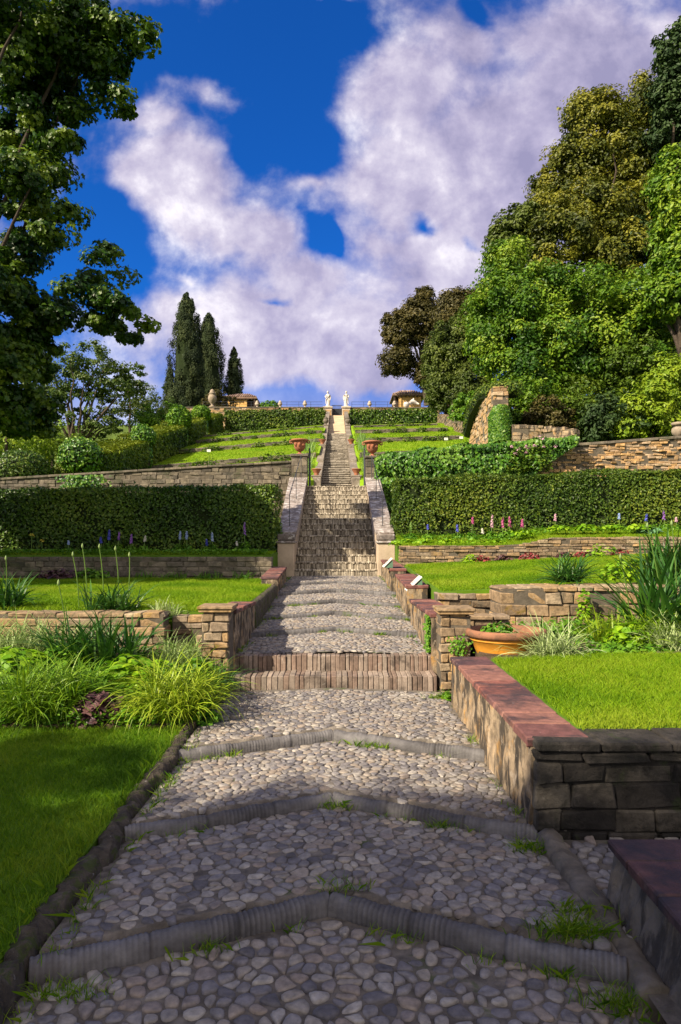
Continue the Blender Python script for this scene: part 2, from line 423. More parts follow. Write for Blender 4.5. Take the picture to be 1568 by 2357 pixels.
def strap_leaves(B, c, n, L, wd, r, th=(50, 88), bend=(30, 110), r0=.1, edge=None, seg=7, m=0, squash=1.0):
    """arching strap leaves rising from a tuft; edge=(rim tint, middle tint) makes striped leaves"""
    c = np.array(c, float); az = r.random(n) * 2 * math.pi; Ls = L * r.uniform(.55, 1.15, n)
    th0 = np.radians(r.uniform(*th, n)); bd = np.radians(r.uniform(*bend, n)); ws = wd * r.uniform(.7, 1.25, n)
    rr = r0 * np.sqrt(r.random(n)); a2 = r.random(n) * 2 * math.pi
    p = c + np.column_stack([rr * np.cos(a2), rr * np.sin(a2) * squash, np.zeros(n)])
    dirh = np.column_stack([np.cos(az), np.sin(az), np.zeros(n)]); side = np.column_stack([-np.sin(az), np.cos(az), np.zeros(n)])
    tw = r.normal(size=n) * .5
    rows = []
    for k in range(seg + 1):
        t = k / seg
        if k:
            th_ = th0 - bd * ((k - .5) / seg) ** 1.6
            p = p + (dirh * np.cos(th_)[:, None] + np.array([0, 0, 1.]) * np.sin(th_)[:, None]) * (Ls / seg)[:, None]
        wk = ws * (1.0 - t ** 2.6) * (.75 + .5 * min(1, t * 3) * .5) + .0006
        nrm = np.array([0, 0, 1.])
        sd = side * np.cos(tw)[:, None] + nrm * np.sin(tw)[:, None] * .6
        rows.append(np.stack([p - sd * wk[:, None], p - dirh * 0 - np.array([0, 0, 1.]) * (wk * .25)[:, None], p + sd * wk[:, None]], 1))
    V = np.stack(rows, 1)                       # n, seg+1, 3, 3
    k = np.arange(seg)[:, None]; j = np.arange(2)[None]
    f = np.stack([k * 3 + j, k * 3 + j + 1, (k + 1) * 3 + j + 1, (k + 1) * 3 + j], -1).reshape(-1, 4)
    F = ((np.arange(n) * (seg + 1) * 3)[:, None, None] + f[None]).reshape(-1, 4)
    if edge is None: T = np.repeat(r.random(n), (seg + 1) * 3)
    else:
        T = np.tile(np.array([edge[0], edge[1], edge[0]]), (n, seg + 1, 1)) + (r.random((n, 1, 1)) - .5) * .25
        T = np.clip(T, 0, 1).ravel()
    return B.add(V.reshape(-1, 3), F, T, m)

def leafy(B, c, rad, n, leaf, r, shape='oval', aspect=.8, m=0, up=.6):
    c = np.array(c, float); d = sphere_pts(r, n); d[:, 2] = np.abs(d[:, 2])
    P = c + d * np.array(rad) * (r.random(n) ** .35)[:, None]
    leaves(B, P, d * .6 + [0, 0, up] + r.normal(size=(n, 3)) * .35, leaf * r.uniform(.6, 1.3, n), r, aspect, None, shape, m)
    return B

def course_wall(B, A, Bp, zb, zt, th, row, ln, r, ch=.008, jit=.006, gap=.006, depth_j=.012, m=0, core=True, cm=1, slant=0):
    """coursed masonry of separate rounded blocks between A and Bp; zb, zt numbers or f(s)"""
    A = np.array(A, float); Bp = np.array(Bp, float); d = Bp - A; L = np.hypot(*d); R = frame(*d); d /= L; nb = np.array([-d[1], d[0]])
    zbf = zb if callable(zb) else (lambda s: zb); ztf = zt if callable(zt) else (lambda s: zt)
    zmin = min(zbf(0), zbf(1)); zmax = max(ztf(s) for s in np.linspace(0, 1, 15))
    C, H = [], []; z = zmin
    while z < zmax - .01:
        h = row * r.uniform(.75, 1.3); s = -r.random() * ln[0]
        while s < L:
            l = r.uniform(*ln); a, b = max(s, 0), min(s + l, L); s += l
            if b - a < .03: continue
            mid = (a + b) / 2 / L; top = min(z + h, ztf(mid)); bot = max(z, zbf(mid))
            if top - bot < .018: continue
            off = r.normal() * depth_j - slant * ((top + bot) / 2 - zmin)
            xy = A + d * (a + b) / 2 + nb * (th / 2 - off * .5)
            C.append([xy[0], xy[1], (top + bot) / 2]); H.append([(b - a - gap) / 2, th / 2 + off * .5, (top - bot - gap) / 2])
        z += h
    cboxes(B, C, np.maximum(H, .006), R, ch, jit, None, r, m)
    if core:
        n = 10; P = []
        for s in np.linspace(0.004, .996, n):
            a = A + d * L * s + nb * .017; c = A + d * L * s + nb * (th - .017); z0 = zbf(s) - .05; z1 = ztf(s) - .02
            P += [[*a, z0], [*a, z1], [*c, z1], [*c, z0]]
        F = [(k * 4 + q, k * 4 + q + 1, k * 4 + 5 + q, k * 4 + 4 + q) for k in range(n - 1) for q in range(3)]
        F += [(0, 1, 2, 3), tuple((n - 1) * 4 + q for q in (3, 2, 1, 0))]
        B.add(P, F, .2, cm)
    return B

# ------------------------------------------------------------------ materials
def base_nt(name):
    m = bpy.data.materials.new(name); m.use_nodes = True; t = NT(m.node_tree); t.n.clear()
    return m, t

def stone_mat(name, cols, ns=6, namt=.45, rough=.9, bump=.35, bs=45, spots=(), spec=.25, bdist=.01):
    """per-stone tint ramp, mottling, patches of lichen / stain (colour, scale, lo, hi, amount)"""
    m, t = base_nt(name)
    at_ = t.new('ShaderNodeAttribute', attribute_name='tint'); geo = t.new('ShaderNodeNewGeometry'); v = geo.outputs['Position']
    c = t.ramp(at_.outputs['Fac'], cols)
    n = t.noise(v, ns, 7, .62); k = t.lin(n, .25, .75, 1 - namt, 1 + namt)
    gx = t.new('ShaderNodeCombineXYZ'); [t.l.new(k, gx.inputs[i]) for i in range(3)]
    c = t.mix(1.0, c, gx.outputs[0], 'MULTIPLY')
    for sp in spots:                       # a sixth value stretches the patches into runs down the face
        sc_, s, lo, hi, am = sp[:5]; vv_ = v
        if len(sp) > 5:
            mp = t.new('ShaderNodeMapping'); mp.inputs['Scale'].default_value = (1, 1, sp[5]); t.l.new(v, mp.inputs['Vector']); vv_ = mp.outputs[0]
        f = t.math('MULTIPLY', t.smooth(t.noise(vv_, s, 6, .65, .4), lo, hi), am)
        c = t.mix(f, c, (*sc_, 1))
    bmp = t.new('ShaderNodeBump'); bmp.inputs['Strength'].default_value = bump; bmp.inputs['Distance'].default_value = bdist
    t.l.new(t.noise(v, bs, 8, .65), bmp.inputs['Height'])
    p = t.new('ShaderNodeBsdfPrincipled'); t.l.new(c, p.inputs['Base Color']); p.inputs['Roughness'].default_value = rough
    p.inputs['Specular IOR Level'].default_value = spec; t.l.new(bmp.outputs[0], p.inputs['Normal'])
    o = t.new('ShaderNodeOutputMaterial'); t.l.new(p.outputs[0], o.inputs[0])
    return m

def leaf_mat(name, cols, trans=.28, rough=.5, spec=.3, var=.25, vs=1.2):
    m, t = base_nt(name)
    at_ = t.new('ShaderNodeAttribute', attribute_name='tint'); geo = t.new('ShaderNodeNewGeometry')
    f = t.math('ADD', at_.outputs['Fac'], t.lin(t.noise(geo.outputs['Position'], vs, 3), .3, .7, -var, var), clamp=True)
    c = t.ramp(f, cols)
    p = t.new('ShaderNodeBsdfPrincipled'); t.l.new(c, p.inputs['Base Color']); p.inputs['Roughness'].default_value = rough
    p.inputs['Specular IOR Level'].default_value = spec
    tr = t.new('ShaderNodeBsdfTranslucent'); t.l.new(c, tr.inputs['Color'])
    mx = t.new('ShaderNodeMixShader'); mx.inputs[0].default_value = trans
    t.l.new(p.outputs[0], mx.inputs[1]); t.l.new(tr.outputs[0], mx.inputs[2])
    o = t.new('ShaderNodeOutputMaterial'); t.l.new(mx.outputs[0], o.inputs[0])
    return m

def plain_mat(name, col, rough=.6, metal=0.0, spec=.4):
    return stone_mat(name, [tuple(c * .85 for c in col), col], 9, .12, rough, .05, 60, spec=spec)

MOSS = (.06, .085, .012); LICH = (.50, .47, .42); OCHRE = (.42, .22, .045); BLACK = (.022, .021, .02)
M = {}
M['cobble'] = stone_mat('cobblestone', [(.095, .088, .09), (.15, .139, .14), (.21, .193, .178), (.265, .235, .195), (.23, .185, .145), (.165, .155, .158), (.33, .30, .255)], 26, .45, .74, .5, 70, spec=.35,
                        spots=[((.14, .13, .13), 5, .58, .72, .45), (LICH, 16, .66, .72, .4)])
M['mortar'] = stone_mat('earth_joint', [(.09, .078, .065), (.19, .165, .135)], 14, .5, 1, .9, 60, spots=[((.05, .08, .015), 2.2, .60, .68, .7)])
M['kerb'] = stone_mat('grey_kerbstone', [(.03, .028, .026), (.075, .071, .071), (.13, .124, .123), (.17, .163, .157)], 12, .45, .8, .4, 80, spots=[(LICH, 9, .64, .74, .4), ((.09, .08, .075), 5, .55, .7, .55), (MOSS, 3, .63, .72, .5)])
M['edge'] = stone_mat('mossy_edging', [(.055, .046, .034), (.115, .095, .07)], 14, .6, .95, 1.0, 55, bdist=.025, spots=[(MOSS, 11, .5, .60, .75), (LICH, 18, .64, .70, .55), (BLACK, 4, .55, .7, .55)])
M['brickstep'] = stone_mat('step_brick', [(.15, .11, .085), (.22, .155, .12), (.22, .18, .145), (.29, .23, .185)], 20, .35, .85, .35, 60, spots=[((.34, .29, .24), 9, .58, .68, .6), ((.07, .055, .045), 4, .48, .62, .75), (LICH, 17, .66, .72, .5)])
M['coping'] = stone_mat('red_brick_coping', [(.12, .042, .034), (.20, .075, .055), (.085, .04, .042), (.24, .11, .08)], 14, .5, .75, .45, 60, spec=.4, spots=[((.03, .022, .026), 2.6, .48, .62, .8), ((.30, .17, .13), 7, .58, .72, .4), ((.45, .35, .32), 15, .66, .71, .55)])
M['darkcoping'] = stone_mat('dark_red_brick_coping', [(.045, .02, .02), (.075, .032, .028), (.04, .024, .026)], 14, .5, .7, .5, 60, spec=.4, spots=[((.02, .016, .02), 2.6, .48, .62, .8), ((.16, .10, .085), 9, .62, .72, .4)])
M['plaster'] = stone_mat('stained_render', [(.24, .175, .11), (.32, .25, .165)], 9, .6, .92, .8, 30, bdist=.015, spots=[(OCHRE, 4.5, .52, .66, .7), ((.040, .034, .028), 7, .45, .58, .92, .35), ((.05, .043, .036), 3.4, .55, .66, .8), ((.50, .41, .31), 11, .58, .68, .6, .5), (MOSS, 3, .66, .75, .6)])
M['blackstone'] = stone_mat('blackened_stone', [(.018, .016, .014), (.04, .035, .03), (.075, .066, .052)], 9, .7, .95, .9, 30, bdist=.02, spots=[((.012, .012, .010), 5, .48, .6, .7), ((.03, .045, .012), 3, .56, .66, .6), ((.26, .24, .2), 14, .66, .74, .6)])
M['ashlar'] = stone_mat('warm_garden_stone', [(.12, .09, .06), (.23, .165, .10), (.31, .205, .10), (.19, .15, .11), (.32, .245, .155)], 15, .65, .92, .7, 40, bdist=.012, spots=[(OCHRE, 5, .58, .7, .5), ((.10, .085, .06), 4, .55, .68, .7), (MOSS, 5, .62, .7, .5), (LICH, 17, .68, .74, .4)])
M['rubble'] = stone_mat('ochre_rubble_stone', [(.22, .145, .08), (.36, .235, .12), (.45, .28, .12), (.31, .225, .15), (.47, .35, .22)], 8, .5, .95, .7, 18, bdist=.03, spots=[(OCHRE, 3, .6, .72, .5), ((.12, .10, .075), 2.2, .58, .7, .6)])
M['greystone'] = stone_mat('grey_old_stone', [(.085, .075, .06), (.14, .12, .095), (.19, .16, .115)], 6, .6, .95, .7, 22, bdist=.02, spots=[((.05, .06, .025), 2, .52, .66, .6), ((.04, .038, .034), 1.4, .55, .66, .6), (OCHRE, 1.8, .68, .76, .35)])
M['core'] = stone_mat('wall_mortar', [(.095, .08, .06), (.165, .14, .105)], 14, .4, 1, .6, 50)
M['stairbrick'] = stone_mat('old_stair_brick', [(.12, .10, .075), (.235, .20, .15), (.36, .315, .24), (.48, .425, .335), (.18, .155, .115)], 25, .4, .9, .4, 60, spots=[((.10, .09, .07), 6, .58, .7, .5)])
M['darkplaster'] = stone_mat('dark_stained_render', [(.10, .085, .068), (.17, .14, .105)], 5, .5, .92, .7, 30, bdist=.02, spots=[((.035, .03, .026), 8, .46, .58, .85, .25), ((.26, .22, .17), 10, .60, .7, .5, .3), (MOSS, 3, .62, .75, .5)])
M['pillar'] = stone_mat('tan_render', [(.42, .33, .235), (.47, .38, .28)], 3.5, .2, .9, .3, 40, spots=[((.26, .2, .15), 2.6, .55, .75, .5), ((.20, .16, .12), 12, .66, .74, .4)])
M['slab'] = stone_mat('lichened_slab', [(.14, .118, .105), (.21, .178, .158), (.27, .23, .21)], 7, .5, .85, .4, 40, spots=[((.50, .48, .46), 7.5, .53, .58, .7), ((.08, .07, .065), 4.3, .56, .64, .7)])
M['greyslab'] = stone_mat('grey_worn_slab', [(.16, .135, .105), (.25, .21, .165)], 5, .45, .9, .5, 30, spots=[((.42, .39, .35), 5.5, .56, .64, .6), ((.07, .06, .05), 3, .54, .66, .6)])
M['urnstone'] = stone_mat('old_urn_stone', [(.24, .19, .14), (.30, .25, .18)], 5, .4, .9, .6, 14, spots=[((.10, .085, .065), 3, .52, .64, .6)])
M['treads'] = stone_mat('worn_upper_step', [(.12, .105, .08), (.28, .25, .20), (.40, .36, .295)], 9, .4, .9, .4, 50, spots=[((.10, .09, .065), 2.5, .52, .68, .5)])
M['ramp'] = stone_mat('tan_ramp_paving', [(.44, .33, .2), (.52, .41, .27)], 1.3, .25, .95, .3, 20)
M['terracotta'] = stone_mat('terracotta', [(.27, .105, .055), (.34, .14, .075)], 7, .25, .8, .3, 50, spots=[((.25, .10, .06), 6, .56, .68, .5), ((.5, .36, .28), 13, .64, .72, .4)])
M['orangepot'] = stone_mat('orange_glazed_clay', [(.56, .24, .02), (.62, .27, .03)], 6, .25, .65, .25, 40, spec=.4, spots=[((.30, .14, .05), 7, .58, .68, .5), ((.5, .4, .28), 18, .66, .72, .5)])
M['rimclay'] = stone_mat('weathered_clay_rim', [(.27, .12, .06), (.19, .095, .06)], 8, .4, .85, .4, 40, spots=[((.10, .07, .05), 6, .5, .64, .7)])
M['marble'] = stone_mat('white_marble', [(.50, .465, .42), (.58, .55, .50)], 5, .2, .7, .2, 20, spots=[((.36, .33, .29), 2.4, .56, .7, .5)])
M['stoneurn'] = stone_mat('weathered_carved_stone', [(.40, .33, .25), (.47, .40, .31)], 6, .35, .9, .5, 20, spots=[((.2, .17, .13), 4, .54, .68, .6)])
M['ochrewall'] = stone_mat('ochre_stucco', [(.56, .34, .115), (.60, .37, .13)], 1.2, .15, .9, .15, 12, spots=[((.4, .24, .09), .8, .56, .72, .5)])
M['rooftile'] = stone_mat('old_roof_tile', [(.17, .11, .08), (.27, .18, .13), (.33, .24, .18)], 4, .4, .9, .4, 12)
M['darkwood'] = plain_mat('dark_timber', (.055, .032, .022), .8)
M['iron'] = plain_mat('dark_iron', (.035, .04, .05), .55)
M['green'] = plain_mat('green_painted_metal', (.10, .19, .12), .5)
M['white'] = plain_mat('white_enamel', (.74, .72, .67), .5)
M['ink'] = plain_mat('faded_print', (.16, .14, .12), .7)
M['soil'] = stone_mat('bed_soil', [(.07, .05, .03), (.11, .08, .05)], 8, .5, 1, 1, 30, bdist=.03)
M['bark'] = stone_mat('bark', [(.05, .038, .028), (.085, .065, .048)], 5, .4, .95, .9, 14, bdist=.04)
M['hill'] = stone_mat('rough_grass_hillside', [(.05, .09, .012), (.09, .13, .02)], .7, .5, 1, .6, 3, bdist=.1)
LAWN = [(.055, .125, .004), (.10, .20, .006), (.17, .27, .010)]
M['turf'] = stone_mat('turf', [tuple(c * .55 for c in LAWN[0]), LAWN[1]], 1.6, .35, 1, .5, 30, spots=[((.10, .13, .012), .8, .58, .76, .4)])
M['farturf'] = stone_mat('sunny_turf', [(.17, .315, .008), (.205, .345, .012)], .55, .22, 1, .6, 9, bdist=.05, spots=[((.20, .25, .02), 2.6, .55, .75, .4), ((.12, .22, .006), 1.1, .56, .72, .4)])
M['blade'] = leaf_mat('grass_blade', [(.05, .13, .004), (.10, .22, .006), (.17, .29, .008), (.24, .33, .02)], .35, .55, .2, .36, 1.1)
M['lawnblade'] = leaf_mat('lawn_blade', [(.095, .21, .004), (.155, .295, .006), (.225, .36, .010), (.29, .385, .025)], .4, .55, .2, .36, .8)
M['strap'] = leaf_mat('strap_leaf', [(.018, .07, .008), (.035, .115, .012), (.075, .18, .02)], .22, .38, .45, .1)
M['iris'] = leaf_mat('iris_leaf', [(.10, .22, .04), (.2, .34, .08), (.30, .42, .14)], .3)
M['stripe'] = leaf_mat('white_striped_leaf', [(.035, .11, .012), (.14, .24, .03), (.36, .46, .16), (.62, .66, .42)], .25, .45, .35, .05)
M['gold'] = leaf_mat('gold_striped_leaf', [(.05, .15, .006), (.14, .27, .008), (.34, .42, .02), (.56, .56, .07)], .3, .45, .35, .05)
M['lime'] = leaf_mat('lime_leaf', [(.10, .25, .006), (.18, .36, .008), (.30, .46, .015)], .35)
M['mid'] = leaf_mat('mid_green_leaf', [(.05, .16, .008), (.10, .25, .012), (.17, .33, .02)], .35)
M['purple'] = leaf_mat('purple_leaf', [(.035, .015, .02), (.08, .032, .04), (.15, .075, .07)], .2, .45, .4)
M['hosta'] = leaf_mat('blue_green_leaf', [(.09, .22, .10), (.17, .32, .16)], .25)
M['redleaf'] = leaf_mat('red_leaf', [(.14, .02, .025), (.28, .05, .05)], .2)
M['hedge'] = leaf_mat('hedge_leaf', [(.014, .045, .003), (.038, .095, .006), (.085, .155, .012), (.15, .21, .02)], .18, .42, .4, .15, .8)
M['olivehedge'] = leaf_mat('clipped_yew_leaf', [(.018, .048, .004), (.045, .092, .007), (.09, .145, .011), (.17, .21, .018)], .2, .5, .3, .15, .8)
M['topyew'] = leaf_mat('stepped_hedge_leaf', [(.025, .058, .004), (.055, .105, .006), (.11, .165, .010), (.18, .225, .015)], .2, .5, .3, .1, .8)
M['ivy'] = leaf_mat('ivy_leaf', [(.022, .085, .006), (.05, .15, .010), (.10, .22, .014), (.18, .30, .03)], .2, .4, .4, .12, .9)
M['topi'] = leaf_mat('bright_clipped_leaf', [(.04, .12, .005), (.09, .20, .008), (.17, .29, .012)], .25)
M['twig'] = stone_mat('hedge_twigs', [(.012, .022, .005), (.02, .03, .008)], 8, .4, 1, .6, 20)
M['cypress'] = leaf_mat('cypress_leaf', [(.012, .024, .008), (.030, .048, .014), (.06, .078, .022)], .08, .7, .2, .2, .6)
M['oak'] = leaf_mat('maple_leaf', [(.009, .036, .002), (.024, .07, .004), (.065, .13, .006), (.15, .22, .010)], .32, .45, .35, .2, .5)
M['thin'] = leaf_mat('loose_leaf', [(.03, .07, .008), (.07, .12, .014), (.13, .17, .03)], .3, .5, .3, .2, .5)
M['bright'] = leaf_mat('bright_tree_leaf', [(.018, .065, .003), (.055, .135, .006), (.12, .225, .009), (.23, .32, .02)], .3, .5, .3, .22, .35)
M['goldoak'] = leaf_mat('bronze_tree_leaf', [(.030, .046, .005), (.078, .098, .008), (.152, .162, .012), (.235, .228, .02)], .25, .5, .3, .22, .35)
M['brownoak'] = leaf_mat('brown_tree_leaf', [(.035, .036, .008), (.075, .068, .016), (.13, .105, .028)], .22, .5, .3, .2, .35)
M['oliveoak'] = leaf_mat('olive_tree_leaf', [(.035, .06, .008), (.075, .11, .014), (.13, .165, .024)], .25, .5, .3, .2, .35)
M['dkconifer'] = leaf_mat('dark_conifer_leaf', [(.014, .034, .009), (.03, .062, .014), (.06, .10, .022)], .12, .6, .25, .2, .35)
M['under'] = leaf_mat('undergrowth_leaf', [(.03, .07, .004), (.07, .13, .008), (.14, .20, .014)], .3, .5, .3, .25, .4)
M['yellowbush'] = leaf_mat('yellow_green_leaf', [(.08, .16, .006), (.17, .27, .010), (.28, .36, .02)], .3, .5, .3, .2, .5)
M['stem'] = leaf_mat('flower_stem', [(.10, .2, .03), (.16, .26, .05)], .2)
M['bud'] = leaf_mat('pale_bud', [(.2, .3, .09), (.3, .4, .15)], .2)
M['pink'] = leaf_mat('pink_bells', [(.42, .06, .20), (.60, .16, .34)], .3)
M['palepink'] = leaf_mat('pale_pink_bells', [(.50, .26, .36), (.65, .42, .48)], .3)
M['blue'] = leaf_mat('blue_florets', [(.05, .06, .42), (.12, .14, .60)], .3)
M['paleblue'] = leaf_mat('pale_blue_florets', [(.25, .36, .62), (.42, .5, .72)], .3)
M['violet'] = leaf_mat('violet_florets', [(.20, .07, .36), (.34, .16, .50)], .3)
M['creamflower'] = leaf_mat('cream_florets', [(.6, .58, .5), (.7, .68, .6)], .3)
M['yellow'] = leaf_mat('yellow_florets', [(.6, .5, .05), (.7, .6, .1)], .3)

# ------------------------------------------------------------------ the ground and terraces
def axis(Y): return -.035 - .0045 * Y          # the garden's centre line drifts a little to the left

def ground_z(X, Y):
    z = np.interp(Y, [-300, -30, 12, 14.4, 16, 19, 22.4, 23.4, 25, 57, 60, 78, 110, 300], [-.3, -.3, -.25, .2, .45, .9, 1.9, 3.0, 3.25, 10.1, 11.75, 12.1, 6, 2])
    z = z + np.clip((X - 7.5) * .16, 0, 4) * np.interp(Y, [20, 26, 60, 90], [0, 1, 1, 0]) - np.clip((-X - 2) * .075, 0, 1.2) * np.interp(Y, [22, 24, 52, 58], [0, 1, 1, 0])
    return z
B = MB()
gx = np.concatenate([[-300, -160, -90, -60], np.arange(-44, 46, 2.), [60, 90, 160, 300]]); gy = np.concatenate([[-300, -150, -60, -30], np.arange(-16, 84, 1.), [95, 110, 150, 220, 300]])
sheet(B, gx, gy, ground_z); B.build('hillside', M['hill'], smooth=True, kind='structure')

HW = 1.10                      # half width of the path
KERBS = [(2.62, -.075, -.075, 0.0), (3.78, 0.0, -.04, .02), (5.05, .02, -.02, .055), (8.86, .34, .35, .405), (10.2, .405, .415, .475), (11.4, .475, .49, .555), (12.8, .555, .57, .64), (14.1, .64, .665, .715)]
# each: Y of the kerb's outer ends, tread height just above previous kerb, just below this kerb, just above this kerb
def vshift(X, Y): return .40 * np.clip(1 - np.abs(X - axis(Y)) / HW, 0, 1)
def seg_of(X, Y):
    u = Y - vshift(X, Y); k = np.zeros(np.shape(u), int)
    for i, kb in enumerate(KERBS): k = np.where(u >= kb[0] + .05, i + 1, k)
    return k, u
SEG = [(-2.0, -.09, 2.62, -.075), (2.62, 0, 3.78, -.04), (3.78, .02, 5.05, -.02), (5.05, .055, 7.17, .03),
       (8.86, .405, 10.2, .415), (10.2, .475, 11.4, .49), (11.4, .555, 12.8, .57), (12.8, .64, 14.1, .665), (14.1, .715, 16.05, .76)]
LAND = (7.56, .335, 8.86, .345)
def path_z(X, Y):
    X, Y = np.asarray(X, float), np.asarray(Y, float)
    k, u = seg_of(X, Y)
    z = np.zeros(np.shape(u)); 
    for i, (a, za, b, zb) in enumerate(SEG): z = np.where(k == i, za + (zb - za) * np.clip((u - a) / (b - a), -.2, 1.1), z)
    up = (Y > 7.36) & (k <= 3)
    z = np.where(up, LAND[1] + (LAND[3] - LAND[1]) * np.clip((u - LAND[0]) / 1.3, 0, 1), z)
    return z + .035 * np.clip(1 - np.abs(X - axis(Y)) / HW, 0, 1)

def clip_poly(poly, p, n):
    out = []; m = len(poly)
    for i in range(m):
        a, b = poly[i], poly[(i + 1) % m]
        da = (a[0] - p[0]) * n[0] + (a[1] - p[1]) * n[1]; db = (b[0] - p[0]) * n[0] + (b[1] - p[1]) * n[1]
        if da <= 0: out.append(a)
        if (da < 0 < db) or (db < 0 < da):
            t = da / (da - db); out.append((a[0] + (b[0] - a[0]) * t, a[1] + (b[1] - a[1]) * t))
    return out

def cobble_field(B, x0f, x1f, y0, y1, sp, r, zf, keep, shrink=.88, asp=1.25, dome=.022, full=True):
    """fitted round cobbles: cells between scattered centres, shrunk, rounded and domed"""
    dx, dy = sp * asp ** .5, sp / asp ** .5
    pts = []
    ny = int((y1 - y0) / dy) + 2
    for j in range(-1, ny):
        y = y0 + j * dy; xa, xb = x0f(y), x1f(y); nx = int((xb - xa) / dx) + 1
        for i in range(-1, nx + 2):
            pts.append((xa + (i + .5 * (j % 2)) * dx + r.normal() * dx * .27, y + r.normal() * dy * .27))
    pts = np.array(pts); q = pts / [dx, dy]; cell = {}
    for i, (a, b) in enumerate(q): cell.setdefault((int(a // 1), int(b // 1)), []).append(i)
    V, Fq, T, n = [], [], [], 0; Ft = []
    for i, (px, py) in enumerate(pts):
        if not (y0 <= py <= y1 and x0f(py) + sp * .12 <= px <= x1f(py) - sp * .12) or not keep(px, py): continue
        if r.random() < .02: continue
        poly = [(px - 1.3 * dx, py - 1.3 * dy), (px + 1.3 * dx, py - 1.3 * dy), (px + 1.3 * dx, py + 1.3 * dy), (px - 1.3 * dx, py + 1.3 * dy)]
        ca, cb = int(q[i, 0] // 1), int(q[i, 1] // 1)
        for a in range(ca - 2, ca + 3):
            for b in range(cb - 2, cb + 3):
                for k in cell.get((a, b), ()):
                    if k == i: continue
                    ox, oy = pts[k]; poly = clip_poly(poly, ((px + ox) / 2, (py + oy) / 2), (ox - px, oy - py))
                    if len(poly) < 3: break
        if len(poly) < 3: continue
        P = np.array(poly); c = P.mean(0); P = c + (P - c) * shrink * r.uniform(.84, 1.05) * (1 + r.normal(size=(len(P), 1)) * .07)
        for _ in range(2): P = np.stack([P * .75 + np.roll(P, -1, 0) * .25, P * .25 + np.roll(P, -1, 0) * .75], 1).reshape(-1, 2)
        if len(P) > 22: P = P[::2]
        m = len(P); h = dome * r.uniform(.6, 1.35); tl = r.normal(size=2) * .05
        zc = float(zf(c[0], c[1]))
        ring = [(1.0, -.02), (.97, .42), (.86, .85), (.5, 1.0)] if full else [(1.0, -.05), (.9, .55), (.5, 1.0)]
        for s, hz in ring:
            Q = c + (P - c) * s; z = zc + h * hz - (.012 if hz < 0 else 0) + ((Q - c) @ tl) * (hz > 0) + r.normal(size=m) * .0012
            V.append(np.column_stack([Q, z])); 
        j = np.arange(m); j2 = (j + 1) % m
        for a in range(len(ring) - 1): Fq.append(np.stack([n + a * m + j, n + a * m + j2, n + (a + 1) * m + j2, n + (a + 1) * m + j], -1))
        Ft.append(tuple(n + (len(ring) - 1) * m + j)); T.append(np.full(m * len(ring), r.random())); n += m * len(ring)
    n0 = B.n
    B.add(np.concatenate(V), np.concatenate(Fq), np.concatenate(T))
    by = {}
    for f in Ft: by.setdefault(len(f), []).append(f)
    for f in by.values(): B.F.append((np.array(f) + n0, 0))

r = rng(11); B = MB()
xl = lambda y: axis(y) - HW; xr = lambda y: axis(y) + HW
def keep(x, y):
    u = y - float(vshift(x, y))
    if 7.02 < y < 7.62: return False
    return all(not (kb[0] - .075 < u < kb[0] + .075) for kb in KERBS)
cobble_field(B, xl, xr, 1.75, 3.1, .066, r, path_z, lambda x, y: keep(x, y) and y - float(vshift(x, y)) < 2.62, .92, 1.3, .010)
cobble_field(B, xl, xr, 2.55, 4.3, .064, r, path_z, lambda x, y: keep(x, y) and 2.62 < y - float(vshift(x, y)) < 3.78, .95, 1.5, .0085)
cobble_field(B, xl, xr, 3.7, 7.1, .058, r, path_z, lambda x, y: keep(x, y) and y - float(vshift(x, y)) > 3.78, .95, 1.5, .0085)
cobble_field(B, xl, xr, 7.6, 16.0, .064, r, path_z, keep, .94, 1.45, .010, False)
# the little side landing at the right
side_z = lambda X, Y: -.02 + 0 * np.asarray(X, float)
cobble_field(B, lambda y: 1.17, lambda y: 2.7, 2.3, 3.68, .066, r, side_z, lambda x, y: True, .92, 1.2, .010)
# joints below the stones
for (a, b) in ((1.2, 7.13), (7.60, 16.02)):
    ys = np.arange(a, b + .001, .03); xs = np.linspace(-1, 1, 41)
    i0 = B.n; XX, YY = np.meshgrid(xs, ys); PX = axis(YY) + XX * (HW + .03); ZZ = path_z(PX, YY) + .0005 + r.normal(size=PX.shape) * .0025
    nx, ny = len(xs), len(ys); i = np.arange(ny - 1)[:, None]; j = np.arange(nx - 1)[None]
    B.add(np.stack([PX, YY, ZZ], -1).reshape(-1, 3), np.stack([i * nx + j, i * nx + j + 1, (i + 1) * nx + j + 1, (i + 1) * nx + j], -1).reshape(-1, 4), r.random(nx * ny), 1)
sheet(B, np.linspace(1.10, 2.9, 20), np.linspace(2.2, 3.71, 20), lambda X, Y: side_z(X, Y) - .006, None, .4, 1)
B.build('cobbled_path', [M['cobble'], M['mortar']], smooth=True, kind='structure')

